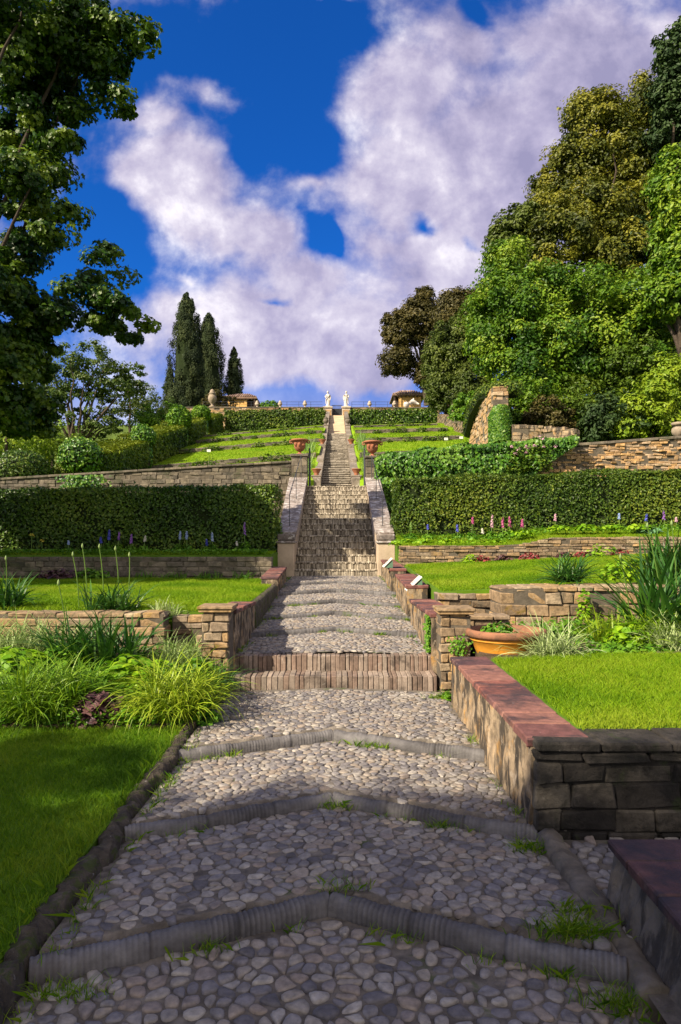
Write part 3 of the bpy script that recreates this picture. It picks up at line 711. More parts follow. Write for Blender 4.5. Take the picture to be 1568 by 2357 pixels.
# stone kerbs that cross the path like chevrons, ribbed across
WHERE = ['nearest chevron step kerb of ribbed grey stone at the foot of the picture', 'second ribbed chevron kerb, ending against the foot of the red coped wall', 'third chevron kerb, half in sun just below the brick steps',
         'low chevron kerb just above the brick steps and stone gate pillars', 'kerb crossing the path beside the end of the brick topped side wall', 'pale kerb crossing the path below the green sign wedge',
         'worn kerb beside the square brick topped block on the left', 'last curved kerb right below the brick staircase']
for ki, kb in enumerate(KERBS):
    Ye = kb[0]; ap = Ye + .40; zlo, zhi = kb[2], kb[3]
    root = thing('step_kerb', WHERE[ki], 'kerb', (axis(Ye), Ye, zhi), 'chevron kerbs crossing the cobbled path')
    for sgn in (-1, 1):
        B = MB(); rr = rng(50 + ki * 2 + sgn)
        a = np.array([axis(Ye) + sgn * (HW + .04), Ye - .015]); c = np.array([axis(Ye) + sgn * .006, ap])
        L = np.hypot(*(c - a)); n = int(L / (.0075 if ki < 3 else .014)) + 1; s = np.linspace(0, 1, n)
        d = (c - a) / L; nb = np.array([-d[1], d[0]]) * (1 if sgn < 0 else -1)       # uphill side
        bow = -.012 * np.sin(s * math.pi)
        prof = [(-.046, -.11), (-.050, -.035), (-.047, .0), (-.036, .019), (-.012, .030), (.016, .029), (.038, .021), (.046, -.05)]
        rib = np.sin(s * L / (.0225 if ki < 3 else .05) * 2 * math.pi); rib = np.clip(rib * 1.6, -1, 1)
        rib *= .25 + .75 * np.clip(np.sin(s * 11 + ki * 2) * .8 + np.sin(s * 23 + ki) * .5 + .5, 0, 1) * rr.uniform(.5, 1, n)
        wv_ = np.cumsum(rr.normal(size=n)) * .0007; rgh = rr.normal(size=(n, len(prof))) * .0016 + (.006 * np.sin(s * 17 + ki) * np.sin(s * 29))[:, None] * (np.arange(len(prof)) > 2)
        if ki == 2 and sgn > 0: rib *= np.clip((.45 - s) * 6, 0, 1)
        joint = sum(np.exp(-((s - sj) * L / .007) ** 2) for sj in (.30 + .08 * rr.random(), .64 + .08 * rr.random()))      # the kerb is laid from three stones
        rows = []
        for q, (po, pz) in enumerate(prof):
            am = .0026 * rib if 0 < q < 7 else 0
            off = po * (1 + 0) + nb[0] * 0
            xy = a + d * (L * s)[:, None] + nb * (off + bow + wv_ - (am if q < 4 else 0) + .006 * joint * (q < 3))[:, None]
            z = zhi - .03 + .035 * s + pz * (1.05 if pz > 0 else 1) + (am if q >= 3 else 0) * 1.0 + rgh[:, q] - .007 * joint * (q >= 2)
            rows.append(np.column_stack([xy, z]))
        V = np.stack(rows, 1); m_ = len(prof); i = np.arange(n - 1)[:, None]; j = np.arange(m_ - 1)[None]
        F = np.stack([i * m_ + j, i * m_ + j + 1, (i + 1) * m_ + j + 1, (i + 1) * m_ + j], -1).reshape(-1, 4)
        B.add(V.reshape(-1, 3), F, np.repeat(np.clip(.52 - .3 * joint + .16 * rib + .16 * np.sin(s * 7 + ki), 0, 1), m_))
        e = [tuple(range(m_ - 1, -1, -1)), tuple((n - 1) * m_ + q for q in range(m_))]
        B.F.append((np.array(e) + B.n - n * m_, 0))
        B.build('kerb_stone', M['kerb'], root, smooth=True)

# left mossy edging
def rough_bar(B, pts, wdt, hgt, r, tint=.5, amp=.012, base=-.1, m=0):
    pts = np.array(pts, float); n = len(pts); d = np.gradient(pts[:, :2], axis=0); d /= np.linalg.norm(d, axis=1)[:, None]; nb = np.column_stack([-d[:, 1], d[:, 0]])
    prof = [(-.5, -1), (-.52, .3), (-.42, .8), (-.15, 1), (.18, 1), (.42, .82), (.52, .3), (.5, -1)]
    rows = []
    for q, (a, b) in enumerate(prof):
        o = r.normal(size=n) * amp
        o = np.convolve(o, np.ones(3) / 3, 'same')
        z = pts[:, 2] + (b - 1) * hgt * (1 if b > 0 else 0) + r.normal(size=n) * amp * .35 if b > 0 else np.full(n, 0.) + pts[:, 2] - hgt + base
        rows.append(np.column_stack([pts[:, :2] + nb * (a * wdt + o)[:, None], z]))
    V = np.stack(rows, 1); k = len(prof); i = np.arange(n - 1)[:, None]; j = np.arange(k - 1)[None]
    F = np.stack([i * k + j, (i + 1) * k + j, (i + 1) * k + j + 1, i * k + j + 1], -1).reshape(-1, 4)
    n0 = B.n; B.add(V.reshape(-1, 3), F, r.random(n * k) * .6 + .2, m)
    B.F.append((np.array([tuple(range(k)), tuple((n - 1) * k + q for q in range(k - 1, -1, -1))]) + n0, m))
r = rng(21); B = MB()
ys = np.arange(1.2, 5.95, .022)
rough_bar(B, np.column_stack([axis(ys) - HW - .085 + .014 * np.sin(ys * 4) + .008 * np.sin(ys * 11), ys, np.interp(ys, [1.2, 2.6, 5.9], [.0, .03, .085])]), .115, .12, r, amp=.022, base=-.2)
B.build('edging_kerb', M['edge'], None, (-1.25, 1.2, -.1), True, 'mossy dark stone edging between the shaded left lawn and the cobbled path', 'kerb')
B = MB(); ys = np.arange(9.25, 12.6, .05)
rough_bar(B, np.column_stack([axis(ys) - HW - .04, ys, np.interp(ys, [9.2, 12.6], [.745, .79])]), .13, .10, r, base=-.3)
B.build('edging_kerb', M['edge'], None, (-1.25, 9.25, .4), True, 'low stone edging along the sunny left lawn, between side wall and brick topped block', 'kerb')
B = MB(); ys = np.arange(2.45, 3.72, .03)
rough_bar(B, np.column_stack([axis(ys) + HW + .085, ys, np.interp(ys, [2.4, 3.72], [.0, .035])]), .13, .12, r, amp=.013, base=-.2)
B.build('edging_kerb', M['greystone'], None, (1.15, 2.5, -.1), True, 'worn grey kerb separating the cobbled path from the small side landing at the right', 'kerb')

# lawns, beds and banks -------------------------------------------
def terrace(name, poly_x, ys, zf, mat, skirt=-.3, smooth=True):
    B = MB(); sheet(B, np.linspace(poly_x[0], poly_x[1], 28), ys, zf, skirt, .6); return B.build(name, mat, smooth=smooth, kind='structure')
lz1 = lambda X, Y: .015 + .012 * (np.asarray(Y) - 2.6) + .012 * np.sin(np.asarray(X) * 2.2) * np.sin(np.asarray(Y) * 1.7)
terrace('lawn', (-14, -1.285), np.linspace(-6, 5.62, 40), lz1, M['turf'])
bz = lambda X, Y: np.interp(Y, [5.6, 6.2, 7.8], [.08, .14, .36]) + 0 * np.asarray(X)
terrace('flower_bed', (-14, -1.21), np.linspace(5.625, 7.84, 16), bz, M['soil'])
lz2 = lambda X, Y: .745 + .008 * (np.asarray(Y) - 8) + .01 * np.sin(np.asarray(X) * 1.1)
terrace('lawn', (-14, -1.26), np.linspace(8.27, 14.32, 30), lz2, M['turf'])
bz3 = lambda X, Y: 1.30 + .03 * (np.asarray(Y) - 14.6) + 0 * np.asarray(X)
terrace('lawn', (-14, -1.47), np.linspace(14.45, 18.5, 12), bz3, M['turf'])
rz1 = lambda X, Y: .49 + .05 * np.clip(np.asarray(X) - 1.4, 0, 3) * .5 + .008 * np.sin(np.asarray(X) * 3)
terrace('lawn', (1.40, 9.0), np.linspace(4.02, 6.42, 20), rz1, M['turf'])
rbz = lambda X, Y: .44 + .03 * np.clip(np.asarray(X) - 1.4, 0, 4) + .05 * (np.asarray(Y) - 6.4)
terrace('flower_bed', (1.42, 9.0), np.linspace(6.425, 9.1, 16), rbz, M['soil'])
rz2 = lambda X, Y: np.interp(Y, [9.3, 14.6], [.885, 1.07]) + np.clip(np.asarray(X) - 1.3, 0, 9) * .045
terrace('lawn', (1.36, 12.0), np.linspace(9.45, 14.62, 30), rz2, M['turf'])
rz3 = lambda X, Y: np.interp(X, [1.27, 3.7, 4.6, 9.5, 14], [1.485, 1.485, 1.655, 1.715, 1.75]) + .13 * (np.asarray(Y) - 14.75)
terrace('lawn', (1.28, 14.0), np.linspace(14.75, 19, 14), rz3, M['turf'])

# upper sloping terraces, left and right of the long stair
def slope_z(Y): return np.interp(Y, [23.2, 25.4, 31.9, 32.03, 37.5, 37.63, 42.1, 42.23, 46.4, 46.53, 54, 57.4], [3.62, 3.86, 5.48, 5.72, 7.0, 7.22, 8.2, 8.42, 9.28, 9.42, 10.72, 11.2])
tl = lambda X, Y: slope_z(Y) - np.clip(-np.asarray(X) - 1.6, 0, 12) * .085
trr = lambda X, Y: slope_z(Y) + np.clip(np.asarray(X) - 1.5, 0, 12) * .03
YB = [25.37, 31.9, 37.5, 42.1, 46.4, 57.4]
for a, b in zip(YB[:-1], YB[1:]):
    ys = np.concatenate([[a + .13 if a > 26 else a], np.linspace(a + .3, b - .02, 10)])
    terrace('terrace_lawn', (-10.6, -1.0), ys, tl, M['farturf'], 1.0)
    terrace('terrace_lawn', (0.72, 9.0), ys, trr, M['farturf'], 1.0)
terrace('terrace_lawn', (-10.6, -1.64), np.linspace(23.3, 25.36, 6), tl, M['farturf'], 1.0)
terrace('terrace_lawn', (1.32, 9.0), np.linspace(23.3, 25.36, 6), trr, M['farturf'], 1.0)
B = MB(); prism(B, [(-16, 57.45), (14, 57.45), (14, 80), (-16, 80)], 8, 12.15, .5); B.build('upper_terrace', M['hill'], kind='structure')
B = MB(); prism(B, [(-1.62, 22.86), (1.3, 22.86), (1.3, 25.35), (-1.62, 25.35)], 1, 3.405, .4); B.build('landing', M['treads'], kind='structure')

# mown grass
def scatter(x0, x1, y0, y1, dens, zf, r, cond=None):
    n = int(abs(x1 - x0) * (y1 - y0) * dens); X = r.uniform(x0, x1, n); Y = r.uniform(y0, y1, n)
    if cond is not None: k = cond(X, Y); X, Y = X[k], Y[k]
    return np.column_stack([X, Y, zf(X, Y) - .004])
infr = lambda X, Y: np.abs(X) < Y * .5 + .55
def patchy(P, r): return .45 + .30 * np.sin(P[:, 0] * 2.3 + 1) * np.sin(P[:, 1] * 2.9) + r.normal(size=len(P)) * .2
r = rng(31); B = MB(); P = scatter(-4.6, -1.29, 1.3, 5.62, 10500, lz1, r, lambda X, Y: np.abs(X) < Y * .5 + 1.9); grass(B, P, .042, .0016, r, .5, patchy(P, r))
P = scatter(-1.34, -1.27, 1.6, 5.8, 1600, lz1, r); grass(B, P, .09, .002, r, .6)
B.build('grass', M['blade'], None, (-2.5, 4, 0), kind='stuff')
B = MB(); P = scatter(-7.3, -1.27, 8.28, 14.3, 3600, lz2, r, infr); grass(B, P, .05, .0034, r, .5, patchy(P, r) + .12)
B.build('grass', M['lawnblade'], None, (-4, 11, .7), kind='stuff')
B = MB(); P = scatter(1.42, 4.0, 4.0, 6.4, 11000, rz1, r, infr); grass(B, P, .045, .0020, r, .5, patchy(P, r) + .1)
B.build('grass', M['lawnblade'], None, (2.5, 5, .5), kind='stuff')
B = MB(); P = scatter(1.40, 7.5, 9.5, 14.6, 3600, rz2, r, infr); grass(B, P, .05, .0034, r, .5, patchy(P, r) + .12)
B.build('grass', M['lawnblade'], None, (4, 12, 1), kind='stuff')
B = MB(); P = scatter(1.32, 8.4, 14.76, 16.4, 3600, rz3, r, infr); grass(B, P, .06, .004, r, .5, patchy(P, r) + .1)
P = scatter(-8, -1.5, 14.6, 15.9, 3000, bz3, r, infr); grass(B, P, .06, .004, r, .5, patchy(P, r))
B.build('grass', M['lawnblade'], None, (4, 15, 1.5), kind='stuff')
B = MB()
for x0, x1, zf in ((-10.5, -1.1, tl), (.8, 7.0, trr)):
    P = scatter(x0, x1, 23.4, 54, 330, zf, r, lambda X, Y: (Y > 25.4) | (X < -1.7) | (X > 1.4)); grass(B, P, .06, .016, r, .4, patchy(P, r) * .5 + .5)
B.build('grass', M['lawnblade'], None, (0, 35, 6), kind='stuff')
# weeds in the joints of the path
B = MB(); P = []
for kb in KERBS[:6]:
    for _ in range(9):
        s = r.uniform(-1, 1); x = axis(kb[0]) + s * HW * .97; y = kb[0] + .4 * (1 - abs(s)) - .085 - r.random() * .03
        nn = r.integers(10, 45); P.append(np.column_stack([x + r.normal(size=nn) * .045, y + r.normal(size=nn) * .012, np.full(nn, float(path_z(x, y - .05)) - .005)]))
for y in np.arange(1.9, 5.5, .16):
    for sg, pr in ((-1, .75), (1, .45)):
        if r.random() < pr:
            nn = r.integers(12, 50); P.append(np.column_stack([axis(y) + sg * (HW - .03) + r.normal(size=nn) * .025, y + r.normal(size=nn) * .05, np.full(nn, float(path_z(axis(y) + sg * HW, y)) - .006)]))
for y in np.arange(7.7, 16, .3):
    for sg in (-1, 1):
        if r.random() < .7:
            nn = r.integers(10, 40); P.append(np.column_stack([axis(y) + sg * (HW - .03) + r.normal(size=nn) * .03, y + r.normal(size=nn) * .06, np.full(nn, float(path_z(axis(y), y)) - .03)]))
for cx_, cy_, nn in ((.95, 2.78, 420), (1.0, 2.45, 200), (1.0, 3.6, 160), (-.02, 4.12, 90), (.0, 3.08, 60), (-1.0, 2.5, 150), (.98, 6.75, 150), (1.0, 2.95, 120)):
    P.append(np.column_stack([cx_ + r.normal(size=nn) * .075, cy_ + r.normal(size=nn) * .03, np.full(nn, float(path_z(cx_, cy_)) - .004)]))
P = np.concatenate(P); grass(B, P, .055, .0022, r, .9); B.build('weeds', M['blade'], None, (0, 4, 0), kind='stuff')

# ------------------------------------------------------------------ stairs
root = thing('brick_step', 'lower brick step of the pair in front of the stone gate pillars', 'step', (axis(7.2), 7.2, 0), 'two brick steps across the path')
def brick_row(B, x0, x1, y0, y1, z0, z1, w_, r, ch=.006, jit=.004, m=0):
    x = x0
    C, H = [], []
    while x < x1 - .01:
        l = min(w_ * r.uniform(.8, 1.2), x1 - x); C.append([x + l / 2, (y0 + y1) / 2 + r.normal() * .004, (z0 + z1) / 2 + r.normal() * .004]); H.append([l / 2 - .0018, (y1 - y0) / 2, (z1 - z0) / 2]); x += l
    cboxes(B, C, np.maximum(H, .004), None, ch, jit, None, r, m)
r = rng(41); B = MB(); brick_row(B, axis(7.2) - 1.10, axis(7.2) + 1.08, 7.15, 7.46, -.1, .183, .052, r); B.build('brick_course', M['brickstep'], root)
root = thing('brick_step', 'upper brick step, level with the cobbles behind the stone gate pillars', 'step', (axis(7.5), 7.5, .18), 'two brick steps across the path')
B = MB(); brick_row(B, axis(7.5) - 1.10, axis(7.5) + 1.08, 7.47, 7.66, .02, .345, .052, r); B.build('brick_course', M['brickstep'], root)

SB, ST, SZ0, SZ1, NS = 16.05, 22.82, .76, 3.41, 16
root = thing('staircase', 'wide lower staircase of upright weathered bricks between sloping stone parapets', 'staircase', (axis(16), 16.05, .76))
rise = (SZ1 - SZ0) / NS; run = (ST - SB) / NS
for k in range(NS):
    B = MB(); y0 = SB + k * run; z1 = SZ0 + (k + 1) * rise; x = axis(y0 + .2)
    brick_row(B, x - .98, x + .98, y0 + .011, y0 + run - .01, z1 - rise - .03, z1 - .046, .040, r, .006, .006)       # riser on edge
    brick_row(B, x - .985, x + .985, y0, y0 + run * .48, z1 - .044, z1, .042, r, .008, .006)                        # nosing bricks
    brick_row(B, x - .985, x + .985, y0 + run * .49, y0 + run + .018, z1 - .044, z1 - .004, .042, r, .008, .006)
    B.build('step', M['stairbrick'], root)
B = MB(); box(B, (axis(22.9) - 1.0, 22.825, 3.2), (axis(22.9) + 1.0, 23.1, 3.425), .03, .3); B.build('top_slab', M['treads'], root)

UB, UT, UZ0, UZ1, NU = 25.4, 46.0, 3.41, 8.77, 41
root = thing('staircase', 'long narrow upper staircase of thin worn treads climbing the middle of the garden', 'staircase', (axis(25), 25.4, 3.41))
rise = (UZ1 - UZ0) / NU; run = (UT - UB) / NU
for k in range(NU):
    B = MB(); y0 = UB + k * run; z1 = UZ0 + (k + 1) * rise; x = axis(y0)
    C, H, T = [], [], []; xx = x - .58
    while xx < x + .58:
        l = min(r.uniform(.2, .5), x + .585 - xx); tt = r.random()
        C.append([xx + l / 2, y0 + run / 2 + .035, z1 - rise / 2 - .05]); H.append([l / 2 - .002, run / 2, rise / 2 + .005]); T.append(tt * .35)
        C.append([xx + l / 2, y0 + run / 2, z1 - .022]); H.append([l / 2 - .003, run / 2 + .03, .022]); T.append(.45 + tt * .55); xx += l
    cboxes(B, C, np.maximum(H, .002), None, .010, .006, T, r)
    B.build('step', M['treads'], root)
B = MB(); y0, y1 = 46.0, 56.3
F = [(0, 1, 2, 3), (4, 7, 6, 5), (0, 4, 5, 1), (1, 5, 6, 2), (2, 6, 7, 3), (3, 7, 4, 0)]
def slab_prism(B, xl0, xr0, y0, xl1, xr1, y1, z0, z1, zb0, zb1, tint=.5, m=0):
    B.add([[xl0, y0, z0], [xr0, y0, z0], [xr1, y1, z1], [xl1, y1, z1], [xl0, y0, zb0], [xr0, y0, zb0], [xr1, y1, zb1], [xl1, y1, zb1]], F, tint, m)
slab_prism(B, axis(46) - .58, axis(46) + .58, y0, axis(56) - .55, axis(56) + .55, y1, 8.78, 11.95, 8.0, 10.5)
B.build('ramp', M['ramp'], root)
B = MB(); slab_prism(B, axis(56) - .6, axis(56) + .6, 56.31, axis(58) - .6, axis(58) + .6, 57.44, 11.96, 12.1, 10, 10, .4); B.build('top_landing', M['ramp'], root)

# sloping parapets of the lower staircase: rendered end pillar, wall, coping slabs
def parapet(sg, label):
    rr = rng(60 + sg); root = thing('stair_parapet', label, 'parapet', (axis(16) + sg * 1.2, 16, .7))
    xi = lambda Y: axis(Y) + sg * .99
    wd = (lambda Y: np.interp(Y, [16, 22.8], [.37, .54])) if sg < 0 else (lambda Y: np.interp(Y, [16, 22.8], [.385, .42]))
    zt = lambda Y: np.interp(Y, [16.5, 22.8], [1.80, 3.72])
    B = MB(); x0, x1 = sorted((xi(16), xi(16) + sg * wd(16)))
    box(B, (x0 - .012, 15.98, .55), (x1 + .012, 16.42, 1.545), .012, .5); B.build('end_pillar', M['pillar'], root)
    B = MB(); box(B, (x0 - .045, 15.94, 1.548), (x1 + .045, 16.45, 1.60), .012, .7); box(B, (x0 - .02, 15.97, 1.603), (x1 + .02, 16.5, 1.76), .03, .2); B.build('pillar_cap', M['slab'], root)
    B = MB(); n = 14; ys = np.linspace(16.425, 22.85, n)
    for a, b in zip(ys[:-1], ys[1:]):
        s = sorted((xi(a), xi(a) + sg * wd(a))); e = sorted((xi(b), xi(b) + sg * wd(b)))
        slab_prism(B, s[0], s[1], a, e[0], e[1], b, zt(a) - .062, zt(b) - .062, .4, .4, .3)
    B.build('parapet_wall', M['pillar'], root)
    B = MB(); y = 16.505; k = 0
    ang = math.atan2(1.92, 6.3)
    while y < 22.8:
        l = rr.uniform(.32, .6); b = min(y + l, 22.83); mid = (y + b) / 2; w_ = float(wd(mid)) / 2 + .035
        R = np.array([[1, 0, 0], [0, math.cos(ang), -math.sin(ang)], [0, math.sin(ang), math.cos(ang)]])
        cboxes(B, [[xi(mid) + sg * (float(wd(mid)) / 2), mid, float(zt(mid)) - .025]], [[w_, (b - y) / 2 / math.cos(ang) - .004, .035]], R, .012, .006, rr.random(), rr); y = b
    B.build('coping', M['slab'], root)
    # iron handrail fixed along the coping
    hr = thing('handrail', 'thin dark iron handrail on the %s sloping parapet of the lower staircase' % ('left' if sg < 0 else 'right'), 'handrail', (xi(19) + sg * .2, 17, 2))
    B = MB(); P = np.array([[xi(y) + sg * .17, y, float(zt(y)) + .78] for y in np.linspace(17.0, 22.6, 12)])
    tube(B, P, .011, 6); B.build('rail', M['iron'], hr)
    for y in (17.05, 19.8, 22.5):
        B = MB(); tube(B, [[xi(y) + sg * .17, y, float(zt(y)) - .02], [xi(y) + sg * .17, y, float(zt(y)) + .77]], .010, 6); B.build('post', M['iron'], hr)
parapet(-1, 'left sloping parapet of the lower staircase with white lichen on its coping')
parapet(1, 'right sloping parapet of the lower staircase, sunlit, beside the clipped hedge')

# low parapets of the upper staircase
for sg, lab in ((-1, 'left'), (1, 'right')):
    root = thing('stair_parapet', 'low stepped stone parapet along the %s edge of the long upper staircase' % lab, 'parapet', (axis(26) + sg * .75, 25.4, 3.4))
    zst = lambda Y: np.interp(Y, [25.4, 46, 56.3], [3.45, 8.8, 11.95])
    B = MB(); rr = rng(70 + sg); ys = [25.45, 30.5, 35.6, 40.8, 45.9, 51, 56.2]
    for i, (a, b) in enumerate(zip(ys[:-1], ys[1:])):
        y = a
        while y < b - .02:
            e = min(y + rr.uniform(.6, 1.1), b); x = axis((y + e) / 2) + sg * .74
            lift = .34 + .14 * (b - (y + e) / 2) / (b - a)
            slab_prism(B, x - .15, x + .15, y, x - .15, x + .15, e - .006, zst(y) + lift, zst(e) + lift - .015, zst(y) - .9, zst(e) - .9, rr.random()); y = e
    B.build('parapet_wall', M['greyslab'], root)
    for y in (26.0, 36.0, 46.8):
        B = MB(); x = axis(y) + sg * .76
        box(B, (x - .17, y - .17, zst(y) - .9), (x + .17, y + .17, zst(y) + .42), .015, .4); box(B, (x - .2, y - .2, zst(y) + .422), (x + .2, y + .2, zst(y) + .48), .012, .6)
        B.build('pedestal', M['greyslab'], root)

# ------------------------------------------------------------------ pots and urns
def pot(name, label, c, s, group=None, plant=None, seed=0):
    root = thing(name, label, 'pot', c, group)
    B = MB(); lathe(B, [(.0, 0), (.10, 0), (.13, .04), (.105, .07), (.16, .16), (.215, .26), (.235, .30), (.26, .31), (.265, .345), (.245, .355), (.22, .34), (.20, .30), (.0, .29)], (0, 0, 0), 20)
    B.V = [v * s + np.array(c) for v in B.V]; B.build('bowl', M['terracotta'], root, smooth=True)
    if plant:
        P = MB(); leafy(P, np.array(c) + [0, 0, .3 * s], (.2 * s, .2 * s, plant), 60, .09, rng(seed)); P.build('plant', M['mid'], root)
zst = lambda Y: float(np.interp(Y, [25.4, 46, 56.3], [3.45, 8.8, 11.95]))
for y, s in ((26.0, .72), (36.0, .75)):
    for sg, lab in ((-1, 'left'), (1, 'right')):
        pot('terracotta_pot', '%s terracotta bowl on a stone pedestal %s of the long upper staircase' % (('lower', 'upper')[y > 30], lab), (axis(y) + sg * .76, y, zst(y) + .482), s, 'terracotta bowls beside the upper staircase', .35 if y > 30 else None, int(y) + sg)
def stone_urn(name, label, c, h, mat, group=None, cat='urn', finial=True, sx=1.0):
    root = thing(name, label, cat, c, group); c = np.array(c)
    B = MB(); lathe(B, np.array([(0, 0), (.22, 0), (.22, .05), (.12, .09), (.09, .16), (.16, .22), (.28, .34), (.32, .48), (.29, .60), (.22, .66), (.24, .69), (.24, .72), (0, .72)]) * h, c, 18, sx=sx, sy=sx)
    B.build('vase', mat, root, smooth=True)
    B = MB(); lathe(B, np.array([(0, .722), (.26, .722), (.25, .76), (.16, .82), (.17, .88), (.10, .95), (0, 1.0)]) * h if finial else np.array([(0, .722), (.30, .722), (.33, .8), (.31, .86), (0, .84)]) * h, c, 16, sx=sx, sy=sx); B.build('lid' if finial else 'rim', mat, root, smooth=True)
for sg, lab in ((-1, 'left'), (1, 'right')):
    stone_urn('stone_urn', 'carved stone urn high up %s of the long upper staircase near the ramp' % lab, (axis(46.8) + sg * .76, 46.8, zst(46.8) + .482), .62, M['greystone'], 'stone urns near the top of the stairs')

def big_urn(sg, label, c):
    """terracotta urn: foot, round bowl, wide rolled rim with two scroll handles and mask faces"""
    root = thing('terracotta_urn', label, 'urn', c, 'pair of terracotta mask urns at the top of the lower staircase'); c = np.array(c)
    B = MB(); lathe(B, [(0, 0), (.15, 0), (.15, .03), (.07, .06), (.05, .10), (.07, .125), (.14, .16), (.20, .24), (.225, .32), (.22, .40), (.25, .47), (.28, .52), (.0, .50)], c, 28)
    B.V = [(v - c) * .86 + c for v in B.V]; B.build('bowl', M['terracotta'], root, smooth=True)
    B = MB(); lathe(B, [(.22, .515), (.30, .51), (.345, .535), (.355, .565), (.33, .59), (.27, .585), (.25, .55)], c, 28); B.V = [(v - c) * .86 + c for v in B.V]; B.build('rim', M['terracotta'], root, smooth=True)
    for k in range(2):
        s = (-1, 1)[k]; a = np.linspace(0, 1.5 * math.pi, 9)
        B = MB(); tube(B, np.column_stack([c[0] + s * (.34 + .045 * np.sin(a) * 1.2), np.full(9, c[1]), c[2] + .50 + .05 * np.cos(a)]), .028, 7); B.V = [(v - c) * .86 + c for v in B.V]; B.build('handle', M['terracotta'], root, smooth=True)
    for ang in (-130, -50, -90):
        a = math.radians(ang); d = np.array([math.cos(a), math.sin(a), 0]); q = c + d * .225 + [0, 0, .37]
        B = MB(); lathe(B, [(0, -.085), (.03, -.07), (.055, -.02), (.06, .03), (.045, .07), (0, .085)], q, 10)
        sd = np.array([-d[1], d[0], 0])
        lathe(B, [(0, -.03), (.016, -.02), (.012, .02), (0, .03)], q + d * .058, 6)
        for e in (-1, 1): lathe(B, [(0, -.015), (.016, 0), (0, .015)], q + d * .05 + sd * e * .025 + [0, 0, .03], 6)
        B.V = [(v - c) * .86 + c for v in B.V]; B.build('mask', M['terracotta'], root, smooth=True)
big_urn(-1, 'left terracotta mask urn on the dark square stone pillar', (-1.37, 22.95, 4.50))
big_urn(1, 'right terracotta mask urn rising out of the ivy', (1.07, 22.95, 4.44))
root = thing('gate_pillar', 'dark square stone pillar carrying the left terracotta urn', 'pillar', (-1.37, 22.95, 3.3))
B = MB(); rr = rng(80); course_wall(B, (-1.635, 22.7), (-1.105, 22.7), 3.2, 4.40, .5, .2, (.22, .45), rr, .012, .006); B.build('shaft', [M['greystone'], M['core']], root)
B = MB(); box(B, (-1.67, 22.66, 4.402), (-1.07, 23.24, 4.497), .02, .3); B.build('cap', M['greystone'], root)
root = thing('gate_pillar', 'ivy covered stone pillar below the right terracotta urn', 'pillar', (1.07, 22.95, 3.3))
B = MB(); course_wall(B, (.845, 22.72), (1.30, 22.72), 3.2, 4.35, .46, .2, (.22, .45), rr, .012, .006); B.build('shaft', [M['greystone'], M['core']], root)
B = MB(); box(B, (.81, 22.68, 4.352), (1.33, 23.2, 4.437), .02, .3); B.build('cap', M['greystone'], root)
# iron gate leaves, standing open
for x, lab, y1 in ((-1.07, 'left', 24.1), (.835, 'right', 24.1)):
    g = thing('iron_gate', 'open dark iron gate leaf at the %s of the staircase top, seen edge on' % lab, 'gate', (x, 23.3, 3.42))
    B = MB()
    for z in (3.5, 4.1, 4.55): tube(B, [[x, 23.3, z], [x, y1, z + (.12 if z > 4.3 else 0)]], .014, 6)
    for y in (23.3, y1): tube(B, [[x, y, 3.42], [x, y, 4.7 + (.1 if y > 23.5 else 0)]], .02, 6)
    B.build('gate_frame', M['iron'], g)
    B = MB()
    for y in np.linspace(23.38, y1 - .08, 7):
        tube(B, [[x, y, 3.5], [x, y, 4.72 + .12 * (y - 23.3)]], .009, 5); lathe(B, [(.0, 0), (.02, .02), (.0, .09)], (x, y, 4.7 + .12 * (y - 23.3)), 6)
        a = np.linspace(0, 2 * math.pi, 9); tube(B, np.column_stack([np.full(9, x), y + .05 * np.cos(a), 3.8 + .05 * np.sin(a)]), .007, 4, cap=False)
    B.build('bars', M['iron'], g)

# ------------------------------------------------------------------ walls
def wall(name, label, A, Bp, zb, zt, th, row, ln, mat, seed, cat='wall', cap=None, **kw):
    r = rng(seed); za = zb(0) if callable(zb) else zb
    root = thing(name, label, cat, (A[0], A[1], za)); B = MB(); course_wall(B, A, Bp, zb, zt, th, row, ln, r, **kw); B.build('stonework', [mat, mat if mat is M['blackstone'] else M['core']], root)
    if cap:
        h, over, cm, cl = cap; C = MB(); A_, B_ = np.array(A, float), np.array(Bp, float); d = B_ - A_; L = np.hypot(*d); R0 = frame(*d); d /= L; nb = np.array([-d[1], d[0]])
        ztf = zt if callable(zt) else (lambda s: zt); s = 0
        while s < L - .01:
            l = min(r.uniform(*cl), L - s); e = s + l; sl = math.atan2(ztf(e / L) - ztf(s / L), l)
            Rs = np.array([[math.cos(sl), 0, -math.sin(sl)], [0, 1, 0], [math.sin(sl), 0, math.cos(sl)]])
            xy = A_ + d * (s + e) / 2 + nb * th / 2
            cboxes(C, [[xy[0], xy[1], (ztf(s / L) + ztf(e / L)) / 2 + h / 2 + .003]], [[l / 2 - .003, th / 2 + over, h / 2]], R0 @ Rs, min(.012, h * .3), .004, r.random(), r); s = e
        C.build('coping', cm, root)
    return root

